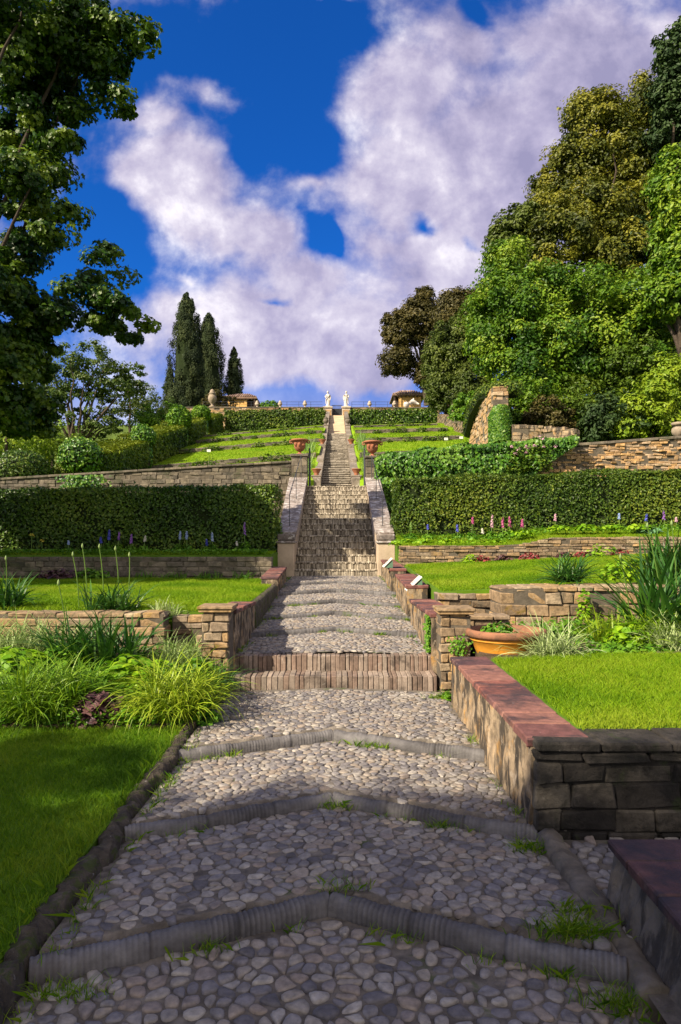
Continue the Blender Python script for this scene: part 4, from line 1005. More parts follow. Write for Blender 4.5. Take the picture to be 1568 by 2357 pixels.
# the two stone pillars by the brick steps and their brick-topped side walls
def pillar(label, x0, x1, y0, y1, z0, z1, seed):
    rr = rng(seed); root = thing('stone_pillar', label, 'pillar', ((x0 + x1) / 2, y0, z0))
    B = MB(); course_wall(B, (x0, y0), (x1, y0), z0, z1 - .055, y1 - y0, .085, (.10, .24), rr, .009, .009, .008, .008); B.build('shaft', [M['ashlar'], M['core']], root)
    B = MB(); box(B, (x0 - .025, y0 - .03, z1 - .053), (x1 + .03, y1 + .02, z1 - .022), .01, .5); box(B, (x0 - .04, y0 - .045, z1 - .02), (x1 + .045, y1 + .03, z1 + .012), .01, .3); B.build('cap', M['ashlar'], root)
    return root
pillar('square stone pillar with a thin cap on the left of the brick steps', -1.455, -1.165, 7.14, 7.45, -.05, .905, 91)
pillar('square stone pillar on the right of the brick steps, creeper growing on it', 1.045, 1.36, 7.12, 7.45, -.05, .885, 92)
def brick_topped(label, A, Bp, zb, zt, th, capw, seed, wm='plaster', capm='coping', group=None, name='garden_wall', slant=0., cap_over=.02, body='render', nsplit=22, caplen=(.1, .16)):
    """rendered wall with a coping of red bricks"""
    rr = rng(seed); root = thing(name, label, 'wall', (A[0], A[1], zb), group)
    A, Bp = np.array(A, float), np.array(Bp, float); d = Bp - A; L = np.hypot(*d); R0 = frame(*d); d /= L; nb = np.array([-d[1], d[0]])
    ztf = zt if callable(zt) else (lambda s: zt)
    B = MB(); nz = 9; ss = np.linspace(0, 1, nsplit); rows = []
    for s in ss:                                   # uneven rendered face, leaning outwards at its foot
        col = []
        for k in range(nz):
            f = k / (nz - 1); z = zb + (ztf(s) - zb) * f; o = -slant * (1 - f) + rr.normal() * .006
            p = A + d * L * s + nb * o; col.append([*p, z])
        p = A + d * L * s + nb * th; col += [[*p, ztf(s)], [*p, zb]]
        rows.append(col)
    V = np.array(rows); m_ = V.shape[1]; i = np.arange(nsplit - 1)[:, None]; j = np.arange(m_ - 1)[None]
    Fq = np.stack([i * m_ + j, (i + 1) * m_ + j, (i + 1) * m_ + j + 1, i * m_ + j + 1], -1).reshape(-1, 4)
    B.add(V.reshape(-1, 3), Fq, .5); B.F.append((np.array([tuple(range(m_ - 1, -1, -1)), tuple((nsplit - 1) * m_ + q for q in range(m_))]), 0))
    B.build('wall_face', M[wm], root, smooth=False)
    C = MB(); s = 0
    while s < L - .01:
        l = min(rr.uniform(*caplen), L - s); e = s + l; sl = math.atan2(ztf(e / L) - ztf(s / L), l)
        Rs = np.array([[math.cos(sl), 0, -math.sin(sl)], [0, 1, 0], [math.sin(sl), 0, math.cos(sl)]]); xy = A + d * (s + e) / 2 + nb * th / 2
        cboxes(C, [[xy[0], xy[1], (ztf(s / L) + ztf(e / L)) / 2 + .026 + rr.normal() * .0015]], [[l / 2 - .003, abs(th) / 2 + cap_over, .024]], R0 @ Rs, .008, .005, rr.random(), rr); s = e
    C.build('coping', M[capm], root)
    return root
brick_topped('brick topped side wall running back from the left stone pillar', (-1.155, 9.2), (-1.155, 7.455), .1, lambda s: .74 + .06 * s, -.27, 0, 93)
brick_topped('brick topped side wall running back from the right stone pillar', (1.0, 9.75), (1.0, 7.455), .1, lambda s: .72 + .04 * s, .30, 0, 94)
brick_topped('square brick topped block at the foot of the left stair parapet', (-1.165, 14.6), (-1.165, 12.65), .3, lambda s: 1.0 - .12 * s, -.30, 0, 95)
brick_topped('brick topped block carrying the nearer green sign wedge', (1.0, 12.3), (1.0, 10.2), .2, lambda s: .96 - .08 * s, .30, 0, 96)
brick_topped('pinkish brick topped block carrying the farther green sign wedge', (.955, 15.9), (.955, 12.9), .4, lambda s: 1.12 - .1 * s, .28, 0, 97)
# red coped wall at the right and its blackened cross wall
brick_topped('long wall with red brick coping and stained render on the right of the path', (1.06, 6.50), (1.06, 3.79), -.2, .452, .31, 0, 98, slant=.012, nsplit=60, caplen=(.20, .30))
wall('garden_wall', 'blackened stone cross wall below the right lawn, next to the red coped wall', (1.065, 3.725), (4.6, 3.725), -.2, .445, .28, .11, (.16, .38), M['blackstone'], 99, ch=.010, jit=.011, cap=(.052, .015, M['blackstone'], (.3, .6)))
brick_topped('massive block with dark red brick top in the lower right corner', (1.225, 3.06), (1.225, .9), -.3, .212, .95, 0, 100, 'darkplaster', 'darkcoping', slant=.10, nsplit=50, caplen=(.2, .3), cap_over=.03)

def steps_fn(*pts):
    s_, z_ = zip(*pts); return lambda s: float(np.interp(s, s_, z_))
wall('garden_wall', 'low wall of long sandstone blocks behind the left plant bed', (-8, 7.85), (-2.02, 7.85), .1, .775, .3, .095, (.2, .5), M['ashlar'], 101, ch=.009, jit=.01, gap=.01)
wall('garden_wall', 'short recessed low wall between the left stone wall end and the left pillar', (-2.0, 8.10), (-1.46, 8.10), .1, .73, .16, .085, (.12, .3), M['ashlar'], 102, ch=.012)
wall('garden_wall', 'dark shaded block wall along the back of the left lawn', (-9.5, 14.32), (-1.44, 14.32), .6, 1.27, .3, .095, (.15, .4), M['greystone'], 103, ch=.012)
wall('garden_wall', 'tall grey retaining wall rising towards the left urn pillar, above the left hedge', (-14, 22.75), (-1.64, 22.75), 1.2, lambda s: 3.46 + .74 * s, .4, .12, (.15, .42), M['greystone'], 104, ch=.012, jit=.012, cap=(.075, .05, M['greystone'], (.5, .9)))
wall('garden_wall', 'projecting wall of large square blocks behind the clay basin and right plants', (1.95, 8.35), (5.5, 8.35), .3, lambda s: 1.03 + .05 * s, .6, .115, (.14, .36), M['ashlar'], 105, ch=.010, jit=.011, gap=.01)
wall('garden_wall', 'set back low wall of block stones beside the right side wall', (1.31, 9.3), (2.5, 9.3), .3, .88, .3, .11, (.14, .32), M['ashlar'], 106, ch=.010, jit=.011, gap=.01)
wall('garden_wall', 'low wall with a long slab on top between the right pillar and the clay basin', (1.37, 7.75), (1.93, 7.75), .3, .70, .25, .14, (.2, .4), M['ashlar'], 107, ch=.014, cap=(.05, .03, M['ashlar'], (.3, .5)))
wall('garden_wall', 'sunny stepped stone wall along the back of the right lawn, under the flower strip', (1.27, 14.65), (9.5, 14.65), .9, lambda s: 1.50 if s < .30 else (1.50 + (s - .30) * 1.7 if s < .40 else 1.67 + .1 * (s - .4)), .3, .07, (.12, .34), M['ashlar'], 108, ch=.008, jit=.009, gap=.009)
wall('edging_stones', 'line of flat edging stones across the right lawn behind the sign', (1.36, 12.1), (2.35, 12.25), .85, lambda s: 1.01 + .03 * s, .16, .12, (.15, .35), M['greystone'], 109, cat='edging', core=False)
wall('garden_wall', 'ochre rubble wall with flat coping at right, partly hung with ivy', (1.32, 22.75), (14, 22.75), 1.5, lambda s: 4.28 + .92 * s, .5, .085, (.10, .34), M['rubble'], 110, jit=.016, depth_j=.03, ch=.012, cap=(.09, .05, M['greystone'], (.5, .9)))
wall('garden_wall', 'long pale stone wall across the top of the garden, left of the statues', (-13.0, 57.0), (-1.38, 57.0), 11.0, 12.70, .45, .16, (.25, .7), M['rubble'], 111, jit=.015, ch=.02, cap=(.09, .05, M['greystone'], (.8, 1.4)))
wall('garden_wall', 'long pale stone wall across the top of the garden, right of the statues', (.83, 57.0), (8.3, 57.0), 11.0, 12.68, .45, .16, (.25, .7), M['rubble'], 112, jit=.015, ch=.02, cap=(.09, .05, M['greystone'], (.8, 1.4)))
TW = ['lowest', 'second', 'third', 'topmost']
for i, y in enumerate(YB[1:5]):
    for sg, lab in ((-1, 'left'), (1, 'right')):
        x0, x1 = ((-9.4, -1.15) if sg < 0 else (.9, 6.6)); zf = tl if sg < 0 else trr
        z0, z1 = float(zf(x0, y + .16)), float(zf(x1, y + .16))
        wall('terrace_wall', '%s little stone terrace wall among the sloping lawns %s of the long stairs' % (TW[i], lab), (x0, y), (x1, y), lambda s: z0 + (z1 - z0) * s - .5, lambda s: z0 + (z1 - z0) * s + .02, .13, .07, (.15, .45), M['greystone'], 120 + i * 2 + sg)

# buttressed hillside walls at the right of the sloping lawns
def pts_wall(label, prof, th, mat, seed, name='garden_wall'):
    """solid wall along plan points with given bottom and top; (x,y,z0,z1)"""
    root = thing(name, label, 'wall', (prof[0][0], prof[0][1], prof[0][2])); rr = rng(seed); B = MB()
    for (x0, y0, a0, b0), (x1, y1, a1, b1) in zip(prof[:-1], prof[1:]):
        course_wall(B, (x0, y0), (x1, y1), lambda s: a0 + (a1 - a0) * s, lambda s: b0 + (b1 - b0) * s, th, .16, (.2, .6), rr, .014, .015, .006, .02)
    B.build('stonework', [mat, M['core']], root)
    return root
pt = lambda x, y, Y: at(x, y, Y)
a, b = at(1130, 1018, 27.5), at(1080, 985, 33.5)
pts_wall('steep buttress wall of ochre stones beside the right sloping lawn', [(b[0], b[1], b[2] - 1.2, b[2] + .9), (b[0] + (a[0] - b[0]) * .55, b[1] + (a[1] - b[1]) * .55, a[2] - 1, a[2] + 2.0), (a[0], a[1], a[2] - 1.5, at(1120, 894, 27.5)[2])], .5, M['rubble'], 131)
pts_wall('tall square stone pier at the near end of the buttress wall', [(a[0] + .01, a[1] - .35, a[2] - 1.5, at(1120, 893, 27.3)[2] + .03), (a[0] + .62, a[1] - .35, a[2] - 1.5, at(1150, 893, 27.3)[2] + .03)], .33, M['rubble'], 132)
c0, c1 = at(1180, 1005, 26.5), at(1326, 1003, 25.5)
pts_wall('low pale wall with curved top under the trees, right of the ivy column', [(c0[0], c0[1], c0[2] - 1, c0[2] + .50), (c0[0] + 1.2, c0[1], c0[2] - 1, c0[2] + .42), (c1[0], c1[1], c1[2] - 1, c1[2] + .22)], .3, M['plaster'], 133)
d0, d1 = at(1007, 978, 50), at(1072, 998, 38)
pts_wall('pale ramped wall climbing beside the upper right lawns', [(d0[0], d0[1], d0[2] - 1, d0[2] + .75), (d1[0], d1[1], d1[2] - 1, d1[2] + .85)], .4, M['plaster'], 134)
e0 = at(1040, 990, 41)
pts_wall('narrow upright stub of old wall standing on the pale ramped wall', [(e0[0] - .02, e0[1] + .02, e0[2] + .5, at(1040, 926, 41)[2]), (e0[0] + .36, e0[1] - .30, e0[2] + .4, at(1045, 940, 41)[2])], .36, M['plaster'], 135)

# ------------------------------------------------------------------ statues, houses, railings at the top
def statue(sx, label, x, lean, arm):
    y = 57.1
    pd = thing('pedestal', 'square stone pedestal under the %s' % ('left statue' if sx < 0 else 'right statue'), 'pedestal', (x, y, 12.0))
    B = MB(); box(B, (x - .34, y - .3, 11.0), (x + .34, y + .3, 12.66), .02, .5); B.build('shaft', M['stoneurn'], pd)
    B = MB(); box(B, (x - .40, y - .37, 12.663), (x + .40, y + .37, 12.79), .02, .7); B.build('cap', M['stoneurn'], pd)
    B = MB(); box(B, (x - .27, y - .325, 11.6), (x + .27, y - .303, 12.5), .01, .3); B.build('panel', M['rubble'], pd)
    root = thing('statue', label, 'statue', (x, y, 12.79), 'pair of white statues at the head of the stairs')
    B = MB(); box(B, (x - .22, y - .2, 12.793), (x + .22, y + .2, 12.86), .01, .4); B.build('plinth', M['marble'], root)
    # draped standing figure as one continuous surface
    B = MB(); h = [0, .04, .14, .30, .44, .58, .66, .74, .84, .92, .985, 1.03, 1.06]
    rx = [.175, .17, .15, .14, .145, .15, .15, .125, .14, .165, .135, .06, .045]; ry = [.15, .15, .135, .125, .125, .125, .125, .10, .105, .105, .085, .05, .045]
    seg = 22; a = np.arange(seg) / seg * 2 * math.pi; rows = []
    for k, z in enumerate(h):
        fold = 1 + (.09 * np.sin(a * 7 + z * 4 * lean) + .05 * np.sin(a * 11 - z * 9)) * max(0, 1 - z / .8)
        sway = lean * .045 * math.sin(z * 3.3)
        rows.append(np.column_stack([x + sway + rx[k] * fold * np.cos(a), y + ry[k] * fold * np.sin(a), np.full(seg, 12.862 + z)]))
    V = np.stack(rows); i = np.arange(len(h) - 1)[:, None]; j = np.arange(seg)[None]; j2 = (j + 1) % seg
    B.add(V.reshape(-1, 3), np.stack([i * seg + j, i * seg + j2, (i + 1) * seg + j2, (i + 1) * seg + j], -1).reshape(-1, 4), .6)
    hx = x + lean * .045 * math.sin(3.4)
    lathe(B, [(.03, -.13), (.05, -.10), (.075, -.06), (.088, 0), (.085, .05), (.06, .095), (0, .115)], (hx, y - .015, 12.862 + 1.17), 14, .7, 0, .92, 1.05)
    lathe(B, [(0, -.02), (.014, -.012), (.010, .03), (0, .04)], (hx, y - .105, 12.862 + 1.165), 6, .7)
    lathe(B, [(0, -.05), (.05, -.03), (.05, .03), (0, .05)], (hx, y + .08, 12.862 + 1.2), 10, .5)
    for s in (-1, 1):
        sh = np.array([x + s * .15, y, 12.862 + .94])
        if s == arm: p = [sh, sh + [s * .07, -.05, -.16], sh + [s * .03, -.13, -.27], sh + [-s * .10, -.15, -.16], sh + [-s * .13, -.14, -.12]]
        else: p = [sh, sh + [s * .06, .0, -.17], sh + [s * .07, -.06, -.33], sh + [s * .03, -.11, -.42], sh + [s * .02, -.12, -.47]]
        tube(B, p, [.055, .05, .04, .034, .026], 8, .6)
    tube(B, [[x - arm * .13, y - .06, 12.862 + .93], [x, y - .125, 12.862 + .74], [x + arm * .15, y - .1, 12.862 + .56], [x + arm * .17, y - .03, 12.862 + .2]], [.05, .045, .05, .03], 8, .5)
    B.build('figure', M['marble'], root, smooth=True)
statue(-1, 'left white marble statue of a draped standing figure on a pedestal', at(755, 950, 57)[0], 1, -1)
statue(1, 'right white marble statue of a draped standing figure on a pedestal', at(797, 950, 57)[0], -1, 1)
g = thing('iron_gate', 'low dark iron gate between the two statue pedestals', 'gate', (axis(57), 57.3, 12))
B = MB(); x0, x1 = axis(57) - .42, axis(57) + .42
for z in (12.18, 12.95): B = MB(); tube(B, [[x0, 57.3, z], [x1, 57.3, z]], .025, 6); B.build('gate_rail', M['iron'], g)
B = MB()
for x in np.linspace(x0, x1, 9): tube(B, [[x, 57.3, 12.1], [x, 57.3, 13.02]], .016, 5)
box(B, (x0, 57.32, 12.12), (x1, 57.335, 12.7), .004); B.build('bars', M['iron'], g)
for x0, x1, lab in ((-11.5, -1.5, 'left'), (.95, 8.2, 'right')):
    rl = thing('railing', 'thin iron railing on the top wall %s of the statues' % lab, 'railing', (x0, 57.3, 13.05))
    B = MB()
    tube(B, [[x0, 57.35, 13.28], [x1, 57.35, 13.28]], .014, 5); tube(B, [[x0, 57.35, 13.06], [x1, 57.35, 13.06]], .01, 5)
    B.build('rail', M['iron'], rl)
    for x in np.arange(x0, x1, 1.0): B = MB(); tube(B, [[x, 57.35, 12.6], [x, 57.35, 13.3]], .014, 5); B.build('post', M['iron'], rl)
for px, lab in ((592, 'small stone urn on the top wall, just right of the left ochre house'), (645, 'small stone urn on the top wall near its middle left stretch'), (702, 'small stone urn on the top wall nearest to the left statue'), (851, 'small stone urn on the top wall right of the statues'), (908, 'small stone urn on the top wall in front of the right ochre house')):
    x = at(px, 940, 57.2)[0]; stone_urn('stone_urn', lab, (x, 57.22, 12.795 if x < 0 else 12.775), .58, M['stoneurn'], 'small urns along the top wall')
p = at(477, 936, 55); stone_urn('stone_urn', 'big weathered stone urn beside the tall cypress, at the left end of the top wall', (p[0], 57.22, 12.795), 1.55, M['urnstone'], sx=.74)
root = thing('sculpture', 'pale reclining stone sculpture in front of the right ochre house', 'sculpture', (at(945, 935, 58)[0], 57.9, 12.9)); B = MB(); q = np.array([at(945, 935, 58)[0], 57.9, 12.15])
box(B, q + [-.75, -.2, 0], q + [.75, .2, .75], .03, .4); B.build('base', M['stoneurn'], root)
B = MB(); lathe(B, [(0, -.28), (.2, -.2), (.27, 0), (.2, .2), (0, .28)], q + [-.35, 0, 1.0], 14); tube(B, [q + [-.1, 0, 1.1], q + [.15, 0, 1.28], q + [.4, 0, 1.18], q + [.7, 0, 1.05]], [.14, .2, .15, .06], 9)
lathe(B, [(0, -.13), (.11, 0), (0, .13)], q + [.25, 0, 1.45], 10); B.build('figure', M['marble'], root, smooth=True)

def house(label, xw0, xw1, zt, Y, dpt, xr0, xr1, zr, side):
    root = thing('house', label, 'house', ((xw0 + xw1) / 2, Y, 12.15)); z0 = 12.15
    B = MB(); box(B, (xw0, Y, z0), (xw1, Y + dpt, zt), .01, .5); B.build('wall', M['ochrewall'], root)
    for x in ((xw0, xw1)): B = MB(); box(B, (x - .12, Y - .1, z0), (x + .12, Y - .003, zt - .05), .01, .8); B.build('corner_strip', M['ochrewall'], root)
    B = MB(); cx_, ov = (xr0 + xr1) / 2, .35
    e0, e1, yy0, yy1 = xr0, xr1, Y - .28, Y + dpt + .5; hz = zt + .02
    rx0, rx1 = e0 + (e1 - e0) * .32, e1 - (e1 - e0) * .32; ym = (yy0 + yy1) / 2
    P = [[e0, yy0, hz], [e1, yy0, hz], [e1, yy1, hz], [e0, yy1, hz], [e0, yy0, hz + .12], [e1, yy0, hz + .12], [e1, yy1, hz + .12], [e0, yy1, hz + .12], [rx0, ym, zr], [rx1, ym, zr]]
    B.add(P, [(0, 3, 2, 1), (0, 1, 5, 4), (1, 2, 6, 5), (2, 3, 7, 6), (3, 0, 4, 7), (4, 5, 9, 8), (6, 7, 8, 9), (5, 6, 9), (7, 4, 8)], .3)
    rr = rng(7); n = int((e1 - e0) / .2)
    for k in range(n):                             # rows of half-round tiles running down the front slope
        f = (k + .5) / n; x = e0 + (e1 - e0) * f; tpx = min(max(x, rx0), rx1); 
        fr = 1.0 if rx0 <= x <= rx1 else ((x - e0) / (rx0 - e0) if x < rx0 else (e1 - x) / (e1 - rx1))
        tube(B, [[x, yy0 - .02, hz + .14], [x, yy0 + (ym - yy0) * fr * .97, hz + .14 + (zr - hz - .12) * fr * .97]], .075, 6, rr.random())
    rf = B.build('roof', M['rooftile'], root)
    for x in np.arange(e0 + .15, e1 - .1, .35): B = MB(); box(B, (x - .04, yy0 + .03, hz - .12), (x + .04, Y - .003, hz - .003), .005); B.build('rafter', M['darkwood'], root)
    # open timber porch on one side
    xa, xb = ((xr0 + .2, xw0 - .13) if side < 0 else (xw1 + .13, xr1 - .2))
    B = MB(); box(B, (xa, Y + .3, z0), (xb, Y + dpt, zt - .13), .01, .3); B.build('porch_wall', M['darkwood'], root)
    B = MB(); xp = xa if side < 0 else xb; box(B, (xp - .07, Y - .2, z0), (xp + .07, Y - .06, zt - .003), .01, .5); B.build('porch_post', M['darkwood'], root)
    return root
l = lambda x, y, Y: at(x, y, Y)
house('small ochre garden house with dark eaves, left, below the cypresses', l(527, 0, 62)[0], l(566, 0, 62)[0], l(0, 919, 62)[2], 62, 3.2, l(515, 0, 62)[0], l(592, 0, 62)[0], l(0, 909, 64)[2], 1)
rh = house('small ochre garden house with tiled roof and dark open porch, right of the statues', l(921, 0, 62)[0], l(966, 0, 62)[0], l(0, 912, 62)[2], 62, 3.2, l(903, 0, 62)[0], l(980, 0, 62)[0], l(0, 901, 64)[2], -1)

# ------------------------------------------------------------------ sign wedges by the path
def sign(label, x0, x1, y, z, dep, h):
    root = thing('sign_wedge', label, 'sign', ((x0 + x1) / 2, y, z), 'green sign wedges by the path')
    B = MB(); A_ = [(x0 + .035, z), (x1, z), (x1, z + h - .03)]
    B.add([[p[0], y, p[1]] for p in A_] + [[p[0], y + dep, p[1]] for p in A_], [(0, 1, 2), (5, 4, 3), (0, 3, 4, 1), (1, 4, 5, 2), (2, 5, 3, 0)], .6); B.build('stand', M['green'], root)
    ang = math.atan2(h, x1 - x0); c = np.array([(x0 + x1) / 2 - .006, y + dep / 2, z + h / 2 + .012]); L = math.hypot(h, x1 - x0)
    R = np.array([[math.cos(ang), 0, -math.sin(ang)], [0, 1, 0], [math.sin(ang), 0, math.cos(ang)]])
    B = MB(); cboxes(B, [c], [[L / 2, dep / 2 + .012, .012]], R, .004, 0, .8); pl = B.build('plate', M['white'], root)
    B = MB(); rr = rng(5)                            # faded print, too small to read
    for k in range(5):
        q = -dep / 2 + .05 + k * (dep - .1) / 4; s0, s1 = -L / 2 + .04 + rr.random() * .03, L / 2 - .06 - rr.random() * .06
        s = s0
        while s < s1:
            w_ = rr.uniform(.012, .045); m_ = np.array([s + w_ / 2, q, .0135]); cboxes(B, [c + R @ m_], [[w_ / 2, .006, .0008]], R, .0003, 0, .4); s += w_ + .012
    B.build('print', M['ink'], pl)
p0, p1 = at(937, 1356, 10.3), at(972, 1356, 10.3); sign('nearer green wedge sign with slanted white plate on a brick topped block', p0[0], p1[0], 10.28, p0[2] - .04, .30, .215)
p0, p1 = at(883, 1299, 13.1), at(904, 1299, 13.1); sign('farther green wedge sign with slanted white plate by the foot of the staircase', p0[0], p1[0], 13.05, 1.085, .30, .17)
for i, (px, py, Y, wh) in enumerate(((1062, 1016, 36.5, 'upper right'), (1027, 1020, 36, 'middle right'), (481, 1026, 35.5, 'left'))):
    q = at(px, py, Y); q[2] = float((tl if q[0] < 0 else trr)(q[0], Y)); root = thing('plant_label', 'tiny white plant label staked in the %s sloping lawn' % wh, 'label', q, 'white plant labels in the lawns')
    B = MB(); box(B, q + [-.10, -.01, .14], q + [.10, .01, .27], .004, .8); B.build('tag', M['white'], root); B = MB(); tube(B, [q, q + [0, 0.02, .15]], .01, 5); B.build('stake', M['iron'], root)

# half-sunk clay basin
root = thing('clay_basin', 'wide orange clay basin with weathered rim next to the right stone pillar', 'basin', (1.72, 7.08, .36)); c = np.array([1.72, 7.08, .335])
B = MB(); lathe(B, [(0, 0), (.20, 0), (.245, .05), (.29, .15), (.315, .235), (.325, .24), (.335, .25), (.322, .262), (.33, .285), (.0, .24)], c, 40, .5, 0, 1.12, 1.0); B.build('bowl', M['orangepot'], root, smooth=True)
B = MB(); lathe(B, [(.30, .26), (.345, .275), (.368, .29), (.372, .33), (.355, .355), (.325, .35), (.315, .30), (.30, .26)], c, 40, .5, 0, 1.12, 1.0); B.build('rim', M['rimclay'], root, smooth=True)
B = MB(); lathe(B, [(0, .262), (.30, .262), (.0, .285)], c, 24, .5, 0, 1.1, 1); B.build('soil_fill', M['soil'], root)

# ------------------------------------------------------------------ hedges, ivy and topiary
HM = [M['hedge'], M['twig']]
hedge('hedge', 'tall dark clipped hedge across the left, above the shaded block wall', (-9.5, 15.6), (-1.52, 15.6), 1.1, lambda s: 1.31 + 0 * s, lambda s: 2.74 + .13 * s, .072, 1100, HM, 201, faces='ftr', amp=.06)
hedge('hedge', 'tall clipped hedge across the right behind the foxgloves, lit by the sun', (1.36, 16.3), (9.6, 16.3), 1.1, lambda s: 1.66 + .34 * s, lambda s: 3.08 + .28 * s, .068, 1250, [M['olivehedge'], M['twig']], 202, faces='ftl', amp=.05)
hedge('hedge', 'low clipped hedge below the top wall, left of the long stairs', (-9.3, 54.3), (axis(54) - 1.0, 54.3), 1.3, lambda s: 10.2 + .7 * s, lambda s: 11.95 + .12 * s, .17, 190, [M['olivehedge'], M['twig']], 203, faces='ftr', amp=.05)
hedge('hedge', 'low clipped hedge below the top wall, right of the long stairs', (axis(54) + 1.0, 54.3), (7.7, 54.3), 1.3, lambda s: 10.8 + .3 * s, lambda s: 12.0 + .1 * s, .17, 190, HM, 204, faces='ftlr', amp=.05)
# stepped hedge with ivy domes down the left edge of the sloping lawns
seg = [(234, 25.2, 339, 31.6, 1090, 1070, 1050, 1017), (353, 32.4, 427, 39.6, 1068, 1035, 1008, 984), (437, 40.4, 472, 48.0, 1022, 1003, 976, 966), (484, 49.6, 512, 54.2, 1000, 985, 966, 955)]
sl = ['lowest', 'second', 'third', 'topmost']
for i, (xa, Ya, xb, Yb, ba, bb, ta, tb) in enumerate(seg):
    A_, B_ = at(xa, ba, Ya), at(xb, bb, Yb); ta_, tb_ = at(xa, ta, Ya)[2], at(xb, tb, Yb)[2]
    hedge('hedge', '%s section of the stepped clipped hedge climbing the left side of the lawns' % sl[i], A_[:2], B_[:2], 1.7, (lambda s, a=A_[2], b=B_[2]: a - .5 + (b - a) * s), (lambda s, a=ta_, b=tb_: a + (b - a) * s), .125 + .015 * i, 900 - 90 * i, [M['topyew'], M['twig']], 210 + i, 'stepped hedges on the left', faces='ftlr', amp=.025, rough=.35, side=1, sunlit_top=.55)
for i, (px, y0, y1, Y, rad, lab) in enumerate(((186, 1010, 1093, 25, .74, 'broad ivy dome at the lowest end of the left stepped hedge'), (330, 980, 1030, 32, .52, 'ivy dome on a stem between the lowest and second hedge sections'), (413, 938, 990, 40.2, .64, 'bright square headed topiary between the second and third hedge sections'), (463, 935, 972, 49, .62, 'bright rounded topiary at the upper end of the left stepped hedge'))):
    a_, b_ = at(px, y0, Y), at(px, y1, Y); h = (a_[2] - b_[2]) / 2
    root = thing('topiary', lab, 'topiary', (a_[0], Y, b_[2] - 1.0))
    dome('foliage', None, (a_[0], Y, (a_[2] + b_[2]) / 2), (rad, rad, h), .12 if i < 2 else .15, 1500, [M['ivy'] if i < 2 else M['topi'], M['twig']], 220 + i, parent=root, low=-.8, shape='oval')
    B = MB(); c_ = np.array([a_[0] + rad * .55, Y - .2, b_[2] - .5]); rr = rng(230 + i); d_ = sphere_pts(rr, 350); P = c_ + d_ * [.22, .22, .9]
    leaves(B, P, d_, .12, rr, .8, None, 'oval'); tube(B, [c_ - [0, 0, 1.2], c_ + [0, 0, .6]], .08, 6, .3, 1); B.build('stem', [M['ivy'], M['bark']], root)
dome('clipped_bush', 'dark clipped rounded bush behind the retaining wall at the far left', (at(50, 1070, 24.5)[0], 24.5, at(50, 1085, 24.5)[2]), (.95, .9, .72), .09, 3600, [M['hedge'], M['twig']], 240, 'bush')
for i, (px, py, Y, rx, rz, mat, lab) in enumerate(((640 * 0 + 375, 962, 46, 1.5, .8, 'topi', 'bright green shrub bank behind the stepped hedge, left of the square topiary'), (150, 1010, 48, 2.0, .9, 'under', 'olive shrub bank behind the ivy dome at the left'), (300, 925, 50, 1.6, 1.6, 'oliveoak', 'dark round bush below the loose tree, far left'), (95, 1045, 40, 1.6, .8, 'yellowbush', 'yellowish rough shrubs below the loose tree'), (120, 1040, 33, 2.2, 1.1, 'under', 'rough shrubs on the shaded bank at the far left'), (15, 1000, 30, 2.0, 1.5, 'yellowbush', 'sunlit yellowish shrubs at the left picture edge'), (503, 918, 60, 1.0, .8, 'brownoak', 'reddish brown bush between the left urn and the ochre house'), (345, 930, 55, 1.6, 1.5, 'thin', 'loose green tree top left of the tall cypress'), (625, 935, 61, .8, .45, 'mid', 'low green bushes behind the top wall railing'))):
    c_ = at(px, py, Y); root = thing('shrub', lab, 'shrub', (c_[0], Y, c_[2] - rz)); B = MB(); rr = rng(250 + i)
    crown(B, [(c_[0], Y, c_[2], rx, rx, rz), (c_[0] + rx * .7, Y + .4, c_[2] - rz * .3, rx * .7, rx * .7, rz * .7), (c_[0] - rx * .8, Y - .2, c_[2] - rz * .2, rx * .6, rx * .6, rz * .7)], 90, 55, .38 * rx / 1.6, .15, rr); B.build('foliage', M[mat], root)
    B = MB(); limb(B, (c_[0], Y, c_[2] - rz - 1.5), (c_[0], Y, c_[2]), .12, .05, rr); B.build('trunk', M['bark'], root)

# ivy hanging over the right retaining wall
rr = rng(260); B = MB(); n = 15000
s = rr.random(n); zt_ = 4.28 + .92 * s * .5; X = 1.15 + 6.6 * s
low = np.interp(X, [1.2, 5.0, 5.9, 6.6, 7.8], [0, 0, .35, .62, .93]); hz = low + (1 - low) * rr.random(n)
top = np.interp(X, [1.1, 1.6, 4, 7.8], [4.32, 4.45, 4.72, 4.98]); Z = 2.6 + (top - 2.6) * hz
P = np.column_stack([X, 22.62 + rr.normal(size=n) * .09, Z]); P[:, 1] -= .16 * np.abs(np.sin(X * 3.1) * np.sin(Z * 4.2)) + .05
leaves(B, P, np.column_stack([rr.normal(size=n) * .35, -1 + rr.normal(size=n) * .3, .45 + rr.normal(size=n) * .3]), .115 * rr.uniform(.6, 1.3, n), rr, .85, .5 + .2 * np.sin(X * 2.3) * np.sin(Z * 3.1) + rr.normal(size=n) * .2, 'lobed', 0, np.array([0, 0, -1.]))
n = 2600; X = 1.1 + 6.7 * rr.random(n); P = np.column_stack([X, 22.6 + rr.random(n) * .75, np.interp(X, [1.1, 1.6, 4, 7.8], [4.3, 4.45, 4.74, 5.0]) + .06 * rr.random(n) + .06 * np.sin(X * 5)])
leaves(B, P, rr.normal(size=(n, 3)) * .4 + [0, -.3, 1], .115, rr, .85, None, 'lobed')
B.build('ivy', M['ivy'], None, (1.2, 22.6, 2.6), label='thick bright ivy hanging down the right retaining wall beside the terracotta urn', cat='ivy')
p0, p1 = at(1128, 935, 26.7), at(1180, 1010, 26.7); rr = rng(261); B = MB(); n = 3200
